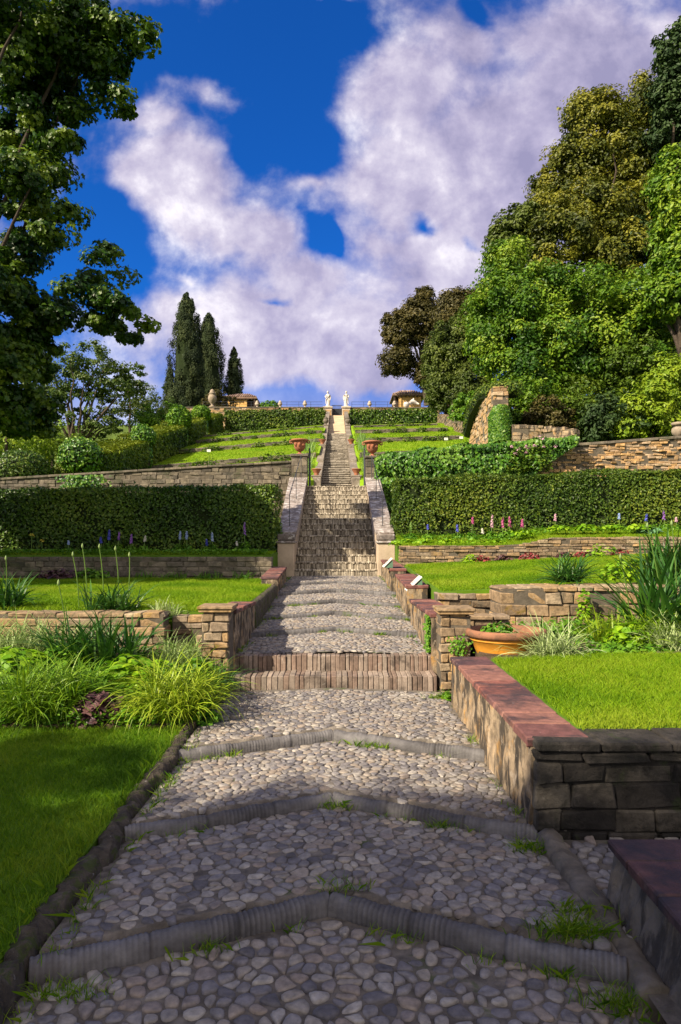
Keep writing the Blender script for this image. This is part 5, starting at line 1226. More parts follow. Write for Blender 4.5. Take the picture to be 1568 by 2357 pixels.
hh = rr.random(n); an = rr.random(n) * 2 * math.pi; cx_ = (p0[0] + p1[0]) / 2; rx = (p1[0] - p0[0]) / 2
P = np.column_stack([cx_ + rx * np.cos(an) * (1 - .4 * np.maximum(0, hh - .8) / .2), 26.9 + .4 * np.sin(an), p1[2] - .6 + (p0[2] - p1[2] + .6) * hh])
leaves(B, P, np.column_stack([np.cos(an), np.sin(an), rr.random(n) * .5]) + rr.normal(size=(n, 3)) * .3, .13, rr, .8, None, 'lobed'); tube(B, [[cx_, 26.9, p1[2] - 1], [cx_, 26.9, p0[2] - .15]], .3, 8, .3, 1)
B.build('ivy', [M['ivy'], M['twig']], None, (cx_, 26.9, p1[2] - .6), label='ivy covered column at the foot of the square stone pier', cat='ivy')
rr = rng(262); B = MB(); pts_ = [at(1078, 985, 33.6), at(1090, 935, 31.5), at(1112, 896, 29.5), at(1150, 886, 27.6), at(1190, 886, 27.4)]
for q0, q1 in zip(pts_[:-1], pts_[1:]):
    n = 900; t_ = rr.random(n)[:, None]; d_ = sphere_pts(rr, n); P = q0 + (q1 - q0) * t_ + d_ * [.35, .45, .32] + [0, 0, -.15]
    leaves(B, P, d_ + [0, 0, .4], .12, rr, .6)
tube(B, np.array(pts_) - [0, 0, .25], .28, 8, .3, 1)
B.build('hedge', [M['olivehedge'], M['twig']], None, pts_[0], label='rounded mat of clipped creeper draped over the top of the buttress wall', cat='hedge')
rr = rng(263); B = MB(); n = 110; P = np.column_stack([1.24 + rr.normal(size=n) * .06, 7.10 - rr.random(n) * .03, .50 + rr.normal(size=n) * .05]); leaves(B, P, rr.normal(size=(n, 3)) * .3 + [0, -1, .4], .028, rr, .8, None, 'oval')
n = 500; P = np.column_stack([1.0 - rr.random(n) * .04, 7.55 + np.abs(rr.normal(size=n)) * .14, .42 + rr.random(n) * .4 - .06]); leaves(B, P, rr.normal(size=(n, 3)) * .3 + [-1, -.4, .4], .028, rr, .8, None, 'oval')
B.build('creeper', M['mid'], None, (1.1, 7.1, .35), label='small leaved creeper on the right stone pillar and its side wall', cat='creeper')
rr = rng(264); B = MB(); n = 700; P = np.column_stack([at(190, 0, 22.6)[0] + rr.normal(size=n) * .35, 22.55 - rr.random(n) * .2, 2.9 + rr.random(n) * .85]); leaves(B, P, rr.normal(size=(n, 3)) * .4 + [0, -1, .4], .11, rr, .8, None, 'lobed')
B.build('ivy', M['ivy'], None, (at(190, 0, 22.6)[0], 22.6, 2.9), label='dark ivy patch hanging over the left grey retaining wall', cat='ivy')

# ------------------------------------------------------------------ plants in the beds
def plant(name, label, cat, c, seed, parts, group=None):
    """parts: list of (part name, material, function(B, c, rng))"""
    root = thing(name, label, cat, c, group); r = rng(seed); c = np.array(c, float)
    for pn, mat, fn in parts: B = MB(); fn(B, c, r); B.build(pn, M[mat], root)
    return root
def straps(n, L, wd, **kw): return lambda B, c, r: strap_leaves(B, c, n, L, wd, r, **kw)
def bush(rad, n, leaf, shape='oval', aspect=.8): return lambda B, c, r: leafy(B, c, rad, n, leaf, r, shape, aspect)
def stalk(name, label, p0, p1, group, bud=.03, r_=.007):
    root = thing(name, label, 'flower stalk', p0, group); p0, p1 = np.array(p0), np.array(p1); t = np.linspace(0, 1, 6)[:, None]
    B = MB(); tube(B, p0 + (p1 - p0) * t + np.array([.02, 0, 0]) * np.sin(t * 3), np.linspace(r_, r_ * .7, 6), 6); B.build('stem', M['stem'], root)
    B = MB(); lathe(B, [(0, 0), (.4 * bud, .2 * bud), (.55 * bud, bud), (.3 * bud, 1.9 * bud), (0, 2.5 * bud)], p1, 8); B.build('bud', M['bud'], root, smooth=True)

Z2 = lambda x, Y: float(lz2(x, Y))
P_ = lambda px, Y, z: (at(px, 0, Y)[0], Y, z)
AG = lambda n, L, w_=.012: [('leaves', 'strap', straps(n, L, w_, th=(35, 85), bend=(25, 95), r0=.13))]
plant('agapanthus', 'dark strap leaved clump at the left picture edge on the sunny lawn edge', 'plant', P_(22, 8.5, .74), 301, AG(170, .56))
plant('agapanthus', 'strap leaved clump with tall bare bud stalks on the left lawn edge', 'plant', P_(258, 8.35, .74), 302, [('leaves', 'strap', straps(170, .46, .011, th=(30, 85), bend=(25, 90), r0=.32, squash=.4))])
for i, (px, py, bx) in enumerate(((168, 1281, 182), (190, 1262, 200), (229, 1263, 238), (266, 1268, 272), (298, 1282, 290))):
    stalk('flower_stalk', ['leftmost', 'second from left', 'middle', 'second from right', 'rightmost'][i] + ' of the five tall bud stalks above the left strap leaved clump', P_(bx, 8.35, .78), at(px, py, 8.3), 'tall bud stalks on the left', .026)
stalk('flower_stalk', 'leaning bud stalk in front of the left sandstone wall', P_(158, 7.1, .4), at(135, 1348, 7.0), None, .028)
stalk('flower_stalk', 'bud stalk at the left picture edge above the dark clump', P_(10, 8.4, .8), at(14, 1290, 8.3), None, .026)
plant('striped_grass', 'small white striped grass clump on the wall end near the left pillar', 'plant', P_(385, 8.2, .70), 303, [('leaves', 'stripe', straps(110, .26, .006, th=(30, 85), r0=.16, edge=(.85, .35)))])
plant('striped_grass', 'pale striped grass mass in front of the left sandstone wall', 'plant', P_(45, 7.35, .34), 304, [('leaves', 'stripe', straps(620, .56, .007, th=(35, 86), r0=.62, edge=(.75, .25), squash=.4))])
plant('agapanthus', 'big dark strap leaved clump in the middle of the left bed', 'plant', P_(225, 7.0, .28), 305, [('leaves', 'strap', straps(300, .70, .015, th=(45, 88), bend=(20, 80), r0=.45, squash=.45))])
plant('striped_grass', 'fine white striped grass clump beside the left stone pillar', 'plant', P_(415, 7.05, .26), 306, [('leaves', 'stripe', straps(300, .50, .006, th=(35, 88), r0=.22, edge=(.7, .25)))])
plant('leafy_plant', 'lime green broad leaved plant in the middle of the left bed', 'plant', P_(300, 6.55, .18), 307, [('leaves', 'lime', bush((.36, .25, .33), 420, .10))])
plant('leafy_plant', 'lime green broad leaved plant at the left picture edge', 'plant', P_(30, 6.6, .16), 308, [('leaves', 'lime', bush((.46, .3, .42), 560, .11))])
plant('grass_clump', 'large arching green grass clump at the left front of the bed', 'plant', P_(105, 5.92, .10), 309, [('leaves', 'gold', straps(900, .66, .0075, th=(30, 88), bend=(50, 130), r0=.34, edge=(.05, .5))), ('small_leaves', 'mid', bush((.50, .25, .26), 420, .05))])
plant('coral_bells', 'purple brown leaved plant between the two large grass clumps', 'plant', P_(232, 5.74, .07), 310, [('leaves', 'purple', bush((.27, .16, .27), 190, .085, 'lobed', .95))])
plant('grass_clump', 'arching gold striped grass clump beside the path on the left', 'plant', P_(400, 5.88, .09), 311, [('leaves', 'gold', straps(700, .64, .008, th=(38, 88), bend=(60, 135), r0=.26, edge=(.2, .8)))])
plant('leafy_plant', 'small leaved green plant spilling over the edging next to the path', 'plant', P_(465, 5.82, .06), 312, [('leaves', 'mid', bush((.17, .13, .24), 320, .042))])
plant('leafy_plant', 'green filler foliage behind the gold striped clump, below the left pillar', 'plant', P_(455, 6.7, .16), 313, [('leaves', 'mid', bush((.26, .2, .3), 420, .06))])
plant('grass_clump', 'dark green grass clump just in front of the left pillar foot', 'plant', P_(492, 6.6, .1), 314, [('leaves', 'strap', straps(220, .42, .006, th=(35, 88), bend=(40, 120), r0=.16))])
plant('leafy_plant', 'low green foliage between the grass clump and the left lawn', 'plant', P_(-30, 5.95, .1), 315, [('leaves', 'mid', bush((.5, .2, .3), 500, .06))])
plant('coral_bells', 'dark purple plant at the foot of the shaded block wall on the left', 'plant', P_(130, 14.05, .76), 316, [('leaves', 'purple', bush((.5, .2, .28), 260, .09, 'lobed', .9))])
plant('leafy_plant', 'green fern like plant under the shaded block wall on the left', 'plant', P_(215, 14.0, .76), 317, [('leaves', 'mid', bush((.42, .2, .3), 330, .08))])
for i, (px, n) in enumerate(((400, 90), (480, 80), (330, 60), (560, 60))):
    plant('grass_tuft', ['tall grass tuft under the shaded block wall, left of its middle', 'tall grass tuft under the shaded block wall, right half', 'small grass tuft beside the fern under the shaded wall', 'small grass tuft by the right end of the shaded wall'][i], 'plant', P_(px, 14.15, .77), 318 + i, [('leaves', 'mid', straps(n, .28, .008, r0=.25, th=(50, 88)))])
plant('leafy_plant', 'fresh green leafy mound between the left edge lime plant and the dark strap leaved clump', 'plant', P_(120, 6.75, .2), 3161, [('leaves', 'mid', bush((.4, .25, .36), 520, .07))])
plant('leafy_plant', 'lime green mound behind the gold striped clump', 'plant', P_(365, 6.3, .15), 3162, [('leaves', 'lime', bush((.3, .2, .36), 420, .075))])
plant('leafy_plant', 'pale yellow green plant right of the purple brown one, low at the lawn edge', 'plant', P_(300, 5.72, .07), 3163, [('leaves', 'lime', bush((.2, .1, .16), 200, .05))])
plant('grass_clump', 'bright green grass clump between the purple brown plant and the left edge clump', 'plant', P_(190, 6.1, .1), 3164, [('leaves', 'mid', straps(260, .5, .006, th=(45, 88), r0=.2))])
# right side
plant('agapanthus', 'round strap leaved clump in the middle of the right lawn edge', 'plant', P_(1308, 9.0, 1.06), 331, [('leaves', 'strap', straps(230, .50, .010, th=(10, 88), bend=(20, 80), r0=.16))])
plant('agapanthus', 'large upright strap leaved clump at the right picture edge, upper', 'plant', P_(1540, 8.7, 1.06), 332, [('leaves', 'strap', straps(240, .80, .016, th=(45, 88), bend=(20, 80), r0=.3))])
plant('agapanthus', 'huge strap leaved clump in the right bed in front of the block wall', 'plant', P_(1525, 7.3, .55), 333, [('leaves', 'strap', straps(190, 1.05, .021, th=(38, 86), bend=(15, 70), r0=.26))])
for i, (px, py, bx) in enumerate(((1428, 1287, 1450), (1490, 1215, 1530), (1546, 1210, 1558))): stalk('flower_stalk', ['shortest, leftmost', 'middle', 'rightmost'][i] + ' bud stalk over the large right strap leaved clump', P_(bx, 7.3, .7), at(px, py, 7.2), 'bud stalks on the right', .026)
plant('striped_grass', 'white striped grass clump next to the orange clay basin', 'plant', P_(1270, 6.68, .42), 334, [('leaves', 'stripe', straps(330, .50, .0065, th=(25, 86), bend=(30, 110), r0=.17, edge=(.95, .4)))])
plant('striped_grass', 'white striped grass clump at the right picture edge', 'plant', P_(1545, 6.75, .5), 335, [('leaves', 'stripe', straps(260, .46, .007, th=(25, 86), bend=(30, 110), r0=.17, edge=(.9, .35)))])
plant('grass_clump', 'fresh green grass clump below the block wall, right of the basin', 'plant', P_(1385, 7.3, .48), 336, [('leaves', 'gold', straps(260, .46, .009, th=(30, 88), r0=.22, edge=(.3, .6)))])
plant('leafy_plant', 'broad leaved fresh green plant in front of the huge right clump', 'plant', P_(1450, 6.95, .5), 337, [('leaves', 'lime', bush((.26, .2, .28), 300, .085))])
plant('leafy_plant', 'small green ground plant between the white striped clump and the edging', 'plant', P_(1400, 6.75, .47), 338, [('leaves', 'mid', bush((.28, .2, .14), 300, .05))])
plant('leafy_plant', 'fresh green mound behind the white striped clump at the foot of the block wall', 'plant', P_(1300, 7.6, .5), 3381, [('leaves', 'mid', bush((.34, .25, .26), 380, .06))])
plant('grass_clump', 'arching green grass clump in front of the huge right strap leaved clump', 'plant', P_(1490, 7.0, .52), 3382, [('leaves', 'gold', straps(300, .5, .008, th=(30, 88), bend=(40, 120), r0=.2, edge=(.2, .5)))])
plant('leafy_plant', 'lime leaved mound at the right picture edge behind the white striped clump', 'plant', P_(1560, 7.2, .55), 3383, [('leaves', 'lime', bush((.3, .22, .4), 360, .09))])
plant('leafy_plant', 'low green plant spilling over the thin edging strip of the right bed', 'plant', P_(1470, 6.5, .5), 3384, [('leaves', 'mid', bush((.4, .12, .12), 360, .05))])
plant('leafy_plant', 'small lobed green plant growing inside the clay basin', 'plant', (1.64, 7.1, .63), 339, [('leaves', 'mid', bush((.2, .13, .13), 220, .05, 'lobed', .9))])
plant('leafy_plant', 'lime green plant climbing the corner of the projecting block wall', 'plant', P_(1345, 8.2, .62), 340, [('leaves', 'lime', bush((.10, .08, .42), 150, .06))])
plant('leafy_plant', 'lime green leafy plant between the two strap leaved clumps on the right', 'plant', P_(1440, 8.9, 1.1), 341, [('leaves', 'lime', bush((.35, .2, .28), 200, .08))])
plant('leafy_plant', 'tiny weeds at the foot of the right stone pillar', 'plant', P_(1030, 6.75, .02), 342, [('leaves', 'mid', bush((.06, .1, .1), 120, .035)), ('blades', 'mid', straps(60, .14, .003, r0=.06))])
rr = rng(350); B = MB()
rough_bar(B, np.column_stack([np.linspace(1.9, 4.2, 50), 6.42 + .03 * np.sin(np.linspace(0, 7, 50)), np.linspace(.50, .62, 50)]), .06, .05, rr)
B.build('edging_kerb', M['edge'], None, (1.9, 6.4, .45), True, 'thin dark edging strip between the right bed and the right lawn', 'kerb')
for i, (px, sz, mat, lab) in enumerate(((1085, .17, 'lime', 'small lime plant with red leaves under the right stepped wall'), (1110, .14, 'redleaf', 'first dark red plant under the right stepped wall, next to the lime one'), (1160, .15, 'purple', 'purple plant under the right stepped wall'), (1222, .17, 'redleaf', 'bright red leaved plant under the middle of the right stepped wall'), (1300, .14, 'purple', 'dark plant under the step of the right stone wall'), (1385, .28, 'lime', 'large lime leaved plant under the right stepped wall'), (1340, .13, 'redleaf', 'reddish plant left of the large lime one'), (1430, .14, 'redleaf', 'reddish plant right of the large lime one'))):
    x = at(px, 0, 14.4)[0]; plant('leafy_plant', lab, 'plant', (x, 14.42, float(rz2(x, 14.42))), 360 + i, [('leaves', mat, bush((sz * 1.5, sz * .7, sz * 1.1), 130, .07))])
for i, px in enumerate((925, 975, 1030, 1085, 1140, 1200, 1290, 1350, 1410, 1470)):
    x = at(px, 0, 15.1)[0]; z = float(rz3(x, 15.0)) + (.14 if px > 1180 else 0); plant('leafy_plant', ['first', 'second', 'third', 'fourth', 'fifth', 'sixth', 'seventh', 'eighth', 'ninth', 'tenth'][i] + ' lime green ground plant from the stairs on top of the right stepped wall', 'plant', (x, 15.1, z), 380 + i, [('leaves', 'lime', bush((.30, .2, .13), 130, .09))], 'lime ground plants on the right wall')
plant('hosta', 'blue green broad leaved plant on the right stepped wall near the blue flowers', 'plant', P_(1492, 15.2, 1.72), 395, [('leaves', 'hosta', bush((.34, .25, .22), 120, .15))])

def spike(label, px, pyt, Y, zb, mat, seed, cat='flower', name='foxglove', wd=.05):
    r = rng(seed); t_ = at(px, pyt, Y); b_ = np.array([t_[0] + r.normal() * .02, Y, zb]); h = t_[2] - zb
    root = thing(name, label, cat, b_, 'foxgloves along the hedge' if name == 'foxglove' else 'larkspurs along the hedge')
    B = MB(); tube(B, [b_, b_ + (t_ - b_) * .5, t_], [.011, .009, .005], 6); B.build('stem', M['stem'], root)
    B = MB(); n = int(r.integers(20, 42)); f0 = r.uniform(.5, .72); f = f0 + (1 - f0) * (np.arange(n) / n); a = np.arange(n) * 2.4; wr = wd * .62 * (1.12 - f * .9 + .25)
    P = b_ + (t_ - b_) * f[:, None] + np.column_stack([np.cos(a) * wr, np.sin(a) * wr, -.015 + 0 * a])
    leaves(B, P, np.column_stack([np.cos(a), np.sin(a), .3 + 0 * a]) + r.normal(size=(n, 3)) * .3, .058 * (1.3 - f * .6), r, .9, None, 'oval'); B.build('flower_spike', M[mat], root)
    B = MB(); leafy(B, b_, (.15, .15, h * .4), 70, .10, r, 'oval', .5); B.build('leaves', M['mid'], root)
hz = lambda px, Y: float(rz3(at(px, 0, Y)[0], Y))
for i, (px, py, mat, lab) in enumerate(((1088, 1188, 'pink', 'deep pink foxglove, tallest pink one left of the group'), (1133, 1184, 'palepink', 'pale slender foxglove just right of the deep pink one'), (1157, 1188, 'pink', 'pink foxglove, first of the close pair before the right hedge'), (1173, 1188, 'pink', 'pink foxglove, second of the close pair before the right hedge'), (1202, 1194, 'pink', 'pink foxglove standing alone right of the close pair'), (1278, 1182, 'palepink', 'pale foxglove far right of the pink group'), (1556, 1190, 'palepink', 'dull pink foxglove at the right picture edge'))):
    spike(lab, px, py, 15.75, hz(px, 15.75), mat, 400 + i)
for i, (px, py, mat, lab) in enumerate(((985, 1206, 'blue', 'blue larkspur nearest to the stairs before the right hedge'), (1052, 1206, 'blue', 'blue larkspur left of the deep pink foxglove'), (1110, 1215, 'creamflower', 'small cream larkspur beside the deep pink foxglove'), (1425, 1180, 'paleblue', 'pale blue larkspur before the right hedge'), (1489, 1180, 'blue', 'strong blue larkspur before the right hedge'), (1527, 1172, 'violet', 'violet blue larkspur near the right picture edge'), (946, 1200, 'stem', 'green flower spike beside the right stair parapet'))):
    spike(lab, px, py, 15.85, hz(px, 15.85), mat, 420 + i, name='larkspur', wd=.045)
for i, (px, py, mat, nm, lab) in enumerate(((252, 1218, 'blue', 'larkspur', 'dark blue larkspur before the left hedge'), (275, 1222, 'violet', 'foxglove', 'violet foxglove, left of the pair before the left hedge'), (303, 1228, 'violet', 'foxglove', 'violet foxglove, right of the pair before the left hedge'), (232, 1235, 'blue', 'larkspur', 'short blue larkspur before the left hedge'), (415, 1222, 'paleblue', 'larkspur', 'pale blue larkspur, left one before the left hedge'), (430, 1222, 'paleblue', 'larkspur', 'pale blue larkspur, right one before the left hedge'), (488, 1224, 'paleblue', 'larkspur', 'tall whitish blue larkspur before the left hedge'), (476, 1240, 'blue', 'larkspur', 'blue larkspur beside the tall whitish one'), (563, 1200, 'violet', 'foxglove', 'lone lilac foxglove near the left stair parapet'), (158, 1243, 'paleblue', 'larkspur', 'faint pale larkspur at the dark left part of the hedge'), (335, 1232, 'creamflower', 'larkspur', 'faint cream larkspur before the left hedge'), (545, 1245, 'creamflower', 'larkspur', 'short cream larkspur under the lone lilac foxglove'))):
    spike(lab, px, py, 15.4, 1.34, mat, 440 + i, name=nm, wd=.042)
for i, (px, py) in enumerate(((73, 1233), (97, 1246))):
    c_ = at(px, py, 15.4); plant('yellow_flower', ['upper yellow flower before the dark left hedge', 'lower yellow flower before the dark left hedge'][i], 'flower', (c_[0], 15.4, 1.34), 460 + i, [('stem', 'stem', lambda B, c, r: tube(B, [c, [c[0], c[1], c_[2]]], .008, 5)), ('petals', 'yellow', lambda B, c, r: leafy(B, c_, (.05, .05, .05), 14, .06, r))])
B = MB(); rr = rng(470); n = 2200; X = rr.uniform(-8, -1.6, n); P = np.column_stack([X, rr.uniform(14.6, 15.0, n), 1.32 + rr.random(n) * .1]); leaves(B, P, rr.normal(size=(n, 3)) * .5 + [0, 0, 1], .06, rr, .7, None, 'oval'); B.build('ground_cover', M['mid'], None, (-4, 14.8, 1.3), kind='stuff')
B = MB(); n = 1800; X = rr.uniform(1.4, 8.0, n); Y = rr.uniform(15.3, 16.2, n); P = np.column_stack([X, Y, rz3(X, Y) + rr.random(n) * .12]); leaves(B, P, rr.normal(size=(n, 3)) * .5 + [0, 0, 1], .06, rr, .7, None, 'oval'); B.build('ground_cover', M['mid'], None, (4, 15.5, 1.6), kind='stuff')
B = MB(); n = 5200; X = rr.uniform(-4.2, -1.3, n); Y = 5.6 + 2.1 * rr.random(n) ** 1.7; P = np.column_stack([X, Y, bz(X, Y) + rr.random(n) * .11]); leaves(B, P, rr.normal(size=(n, 3)) * .5 + [0, 0, 1], .05, rr, .7, None, 'oval')
n = 2000; X = rr.uniform(2.0, 5, n); Y = rr.uniform(6.5, 8.2, n); P = np.column_stack([X, Y, rbz(X, Y) + rr.random(n) * .09]); leaves(B, P, rr.normal(size=(n, 3)) * .5 + [0, 0, 1], .05, rr, .7, None, 'oval'); B.build('ground_cover', M['mid'], None, (0, 6.5, .2), kind='stuff')

# irises beside the long stairs
for i, (sg, y0, y1, n, lab) in enumerate(((-1, 25.6, 29.5, 260, 'tall pale iris leaves left of the long stairs, behind the gate leaf'), (1, 25.6, 29.5, 240, 'tall pale iris leaves right of the long stairs, between the lowest pot and the ivy'), (1, 30, 38, 300, 'long strip of pale iris leaves climbing the right side of the long stairs'), (-1, 31, 35, 90, 'small patch of iris leaves left of the long stairs below the upper pot'))):
    def f_(B, c, r, sg=sg, y0=y0, y1=y1, n=n):
        for _ in range(n // 10):
            y = r.uniform(y0, y1); x = axis(y) + sg * (1.18 + r.random() * .42); strap_leaves(B, (x, y, float(slope_z(y)) - .3), 10, .95, .022, r, (72, 90), (5, 45), .12, None, 4)
    ym = (y0 + y1) / 2; plant('iris', lab, 'plant', (axis(ym) + sg * 1.3, ym, float(slope_z(ym))), 480 + i, [('leaves', 'iris', f_)])
# rose bushes in rows along the little terrace walls
ORD = ['first', 'second', 'third', 'fourth', 'fifth', 'sixth', 'seventh', 'eighth', 'ninth', 'tenth']
ROW = ['lowest', 'second', 'third', 'topmost']
k = 0
for i, y in enumerate(YB[1:5]):
    for sg, lab in ((-1, 'left'), (1, 'right')):
        rr = rng(500 + i * 2 + sg); zf = tl if sg < 0 else trr; xs = np.linspace(1.9, 8.3 if sg < 0 else 6.0, (8, 8, 9, 7)[i] if sg < 0 else (3, 6, 7, 6)[i])
        for j, ax in enumerate(xs):
            x = sg * ax + rr.normal() * .2; yy_ = y - .25 - rr.random() * .3; h = rr.uniform(.14, .42) * (1.5 if i == 0 and j in (3, 4) else 1); k += 1
            z = float(zf(x, yy_)); plant('rose_bush', '%s rose bush from the stairs in the %s row on the %s sloping lawns' % (ORD[j], ROW[i], lab), 'bush', (x, yy_, z), 520 + k, [('foliage', 'under', bush((h * 1.2, h * .8, h), 60 + int(h * 130), .12)), ('stems', 'stem', lambda B, c, r: [tube(B, [c, c + np.array([r.normal() * .2, r.normal() * .1, h * 1.1])], .008, 4) for _ in range(4)])], '%s row of rose bushes on the %s' % (ROW[i], lab))
for i, px in enumerate((1195, 1245)):                  # pink flowering climbers at the end of the ivy
    c_ = at(px, 1085, 22.3); r0 = at(px, 1010 + 20 * (1 - i), 22.3)
    plant('valerian', ['lower pink flowered plant before the end of the ivy on the right wall', 'taller pink flowered plant before the end of the ivy on the right wall'][i], 'plant', (c_[0], 22.3, c_[2]), 560 + i, [('leaves', 'under', lambda B, c, r: leafy(B, c, (.42, .2, (r0[2] - c[2]) * .75), 200, .11, r)), ('flowers', 'palepink', lambda B, c, r: [leafy(B, (c[0] + r.normal() * .25, 22.2, r0[2] - r.random() * .35), (.07, .05, .1), 14, .06, r) for _ in range(6)])])

# ------------------------------------------------------------------ trees
def px_blobs(L): 
    out = []
    for px, py, Y, rx, ry, rz in L: c = at(px, py, Y); out.append((c[0], c[1], c[2], rx, ry, rz))
    return out
def cypress(label, px, pt_, pb, Y, w_, seed, n=11000, base=12.0, leaf=.17):
    r = rng(seed); t_ = at(px, pt_, Y); b_ = at(px, pb, Y); H = t_[2] - base; root = thing('cypress_tree', label, 'tree', (t_[0], Y, base), 'cypresses behind the top wall')
    B = MB(); nc = 300; h = r.random(nc) ** .85; prof = lambda q: w_ * np.interp(q, [0, .12, .35, .6, .82, .94, 1], [.85, 1, 1, .86, .56, .28, .05])
    a = r.random(nc) * 2 * math.pi; rad = prof(h) * r.uniform(.72, 1.0, nc) * (1 + .12 * np.sin(a * 3 + h * 9)); cc = np.column_stack([t_[0] + rad * np.cos(a), Y + rad * np.sin(a), base + h * H])
    idx = np.repeat(np.arange(nc), n // nc); m_ = len(idx); ld = sphere_pts(r, m_); cr = .30 * w_ / 1.5 * r.uniform(.7, 1.4, nc) * np.interp(h, [0, .8, 1], [1.1, .8, .35])
    P = cc[idx] + ld * (cr[idx] * r.random(m_) ** .4)[:, None] * [1, 1, 1.9]
    N = np.column_stack([np.cos(a[idx]), np.sin(a[idx]), .3 + 0 * a[idx]]) + ld * .7 + r.normal(size=(m_, 3)) * .3
    leaves(B, P, N, leaf * r.uniform(.6, 1.3, m_), r, .5, (.45 + .25 * r.normal(size=nc))[idx] + r.normal(size=m_) * .12, up=np.array([0, 0, 1.]))
    hs = np.linspace(0.02, .97, 14); lathe(B, np.column_stack([prof(hs) * .64, hs * H]), (t_[0], Y, base), 12, .2, 1)
    B.build('crown', [M['cypress'], M['twig']], root)
    B = MB(); tube(B, [[t_[0], Y, base - .6], [t_[0], Y, base + H * .7]], [.28, .08], 8); B.build('trunk', M['bark'], root)
cypress('tallest broad dark cypress on the left of the skyline', 430, 676, 940, 62, 1.72, 601, 26000)
cypress('dark wide cypress standing right behind the tallest one', 480, 724, 940, 67, 1.78, 602, 20000)
cypress('smaller slim cypress behind the left ochre house', 539, 801, 910, 68, 1.08, 603, 13000)
cypress('ragged dark cypress half hidden at the left of the tallest one', 392, 850, 940, 66, .9, 604, 5000)

# left foreground tree and its neighbour, whose crowns shade the near path
tree('leafy_tree', 'large dark leafy tree overhanging the left side of the picture', 'tree', (-9.9, 13.6, .0), px_blobs([
    (60, 60, 13.5, 1.08, 1.18, 0.63), (170, 40, 14.0, 0.54, 0.60, 0.40), (210, 95, 14.5, 0.40, 0.45, 0.26), (265, 75, 13.7, 0.36, 0.39, 0.20), (310, 50, 14.2, 0.25, 0.29, 0.20), (325, 85, 13.5, 0.16, 0.29, 0.10), (60, 170, 14.0, 0.80, 0.89, 0.54), (150, 150, 14.5, 0.45, 0.49, 0.34), (215, 140, 13.7, 0.36, 0.39, 0.22), (270, 135, 14.2, 0.31, 0.33, 0.16), (300, 122, 13.5, 0.14, 0.29, 0.09), (60, 260, 14.0, 0.63, 0.69, 0.40), (140, 225, 14.5, 0.40, 0.45, 0.23), (205, 205, 13.7, 0.36, 0.39, 0.18), (262, 212, 14.2, 0.32, 0.36, 0.20), (285, 235, 13.5, 0.14, 0.29, 0.09), (170, 265, 14.0, 0.23, 0.29, 0.13), (50, 340, 14.5, 0.63, 0.69, 0.36), (115, 315, 13.7, 0.31, 0.34, 0.23), (160, 330, 14.2, 0.20, 0.29, 0.14), (60, 420, 13.5, 0.63, 0.69, 0.45), (120, 400, 14.0, 0.29, 0.32, 0.23), (160, 440, 14.5, 0.20, 0.29, 0.16), (150, 490, 13.7, 0.23, 0.29, 0.14), (60, 510, 14.2, 0.54, 0.60, 0.36), (115, 535, 13.5, 0.26, 0.30, 0.20), (40, 590, 14.0, 0.45, 0.49, 0.32), (100, 580, 14.5, 0.14, 0.29, 0.09), (20, 670, 13.7, 0.40, 0.45, 0.45), (75, 690, 14.2, 0.36, 0.39, 0.20), (20, 770, 13.5, 0.54, 0.60, 0.45), (110, 735, 14.0, 0.45, 0.49, 0.18), (160, 720, 14.5, 0.32, 0.36, 0.20), (165, 670, 13.7, 0.23, 0.29, 0.14), (205, 640, 14.2, 0.22, 0.29, 0.13), (225, 600, 13.5, 0.22, 0.29, 0.16), (255, 585, 14.0, 0.20, 0.29, 0.13), (275, 630, 14.5, 0.25, 0.29, 0.11), (225, 690, 13.7, 0.31, 0.33, 0.13), (230, 745, 14.2, 0.39, 0.44, 0.14), (290, 710, 13.5, 0.32, 0.36, 0.14), (325, 735, 14.0, 0.20, 0.29, 0.14), (290, 775, 14.5, 0.22, 0.29, 0.13), (300, 800, 13.7, 0.13, 0.29, 0.07), (90, 790, 14.2, 0.41, 0.46, 0.20),
    (15, 880, 13.5, .75, 1.3, .8), (45, 960, 13.8, .45, .9, .34), (15, 800, 14, .6, 1, .6), (-260, 640, 12, 1.7, 2.2, 1.3), (-400, 700, 12, 2.0, 2.2, 1.3), (-350, 880, 12, 2.0, 2.4, 1.2)]), 1150, 165, .34, .092, M['oak'], M['bark'], 610, .38, 30, limb_r=.2, shape='lobed', aspect=.9, inner=.3, tspread=.75, fork=.5, flat=.6)
tree('leafy_tree', 'broad shade tree beside the near left lawn, standing left behind the viewpoint', 'tree', (-10.5, -3.2, -.2), [(-7.6, -2.9, 6.6, 2.0, 1.5, 1.0), (-9.6, -3.9, 8, 2.2, 1.6, 1.2), (-10.4, -1.5, 6.6, 2.4, 1.2, .8), (-12.8, -3.2, 8.2, 2.2, 1.6, 1.2), (-6.0, -3.2, 6.2, 1.8, 1.5, 1.1), (-9.5, -5.4, 9.2, 2.2, 2, 1.4), (-5.4, -3.2, 5.0, 1.2, 1.0, .7)], 500, 60, .5, .16, M['oak'], M['bark'], 611, .4, 20)
tree('loose_tree', 'thin loose crowned tree with visible branches on the left bank', 'tree', at(165, 1085, 44) - [0, 0, 2.0], px_blobs([(200, 850, 44, 3.3, 2.4, 1.5), (130, 900, 44, 1.8, 2, 1.5), (280, 880, 44, 1.6, 1.7, 1.3), (90, 960, 44, 1.2, 1.4, 1.0), (230, 970, 44, 1.9, 1.7, 1.2)]), 260, 60, .5, .2, M['thin'], M['bark'], 612, .24, 16, inner=.45, flat=.6, fork=.5)

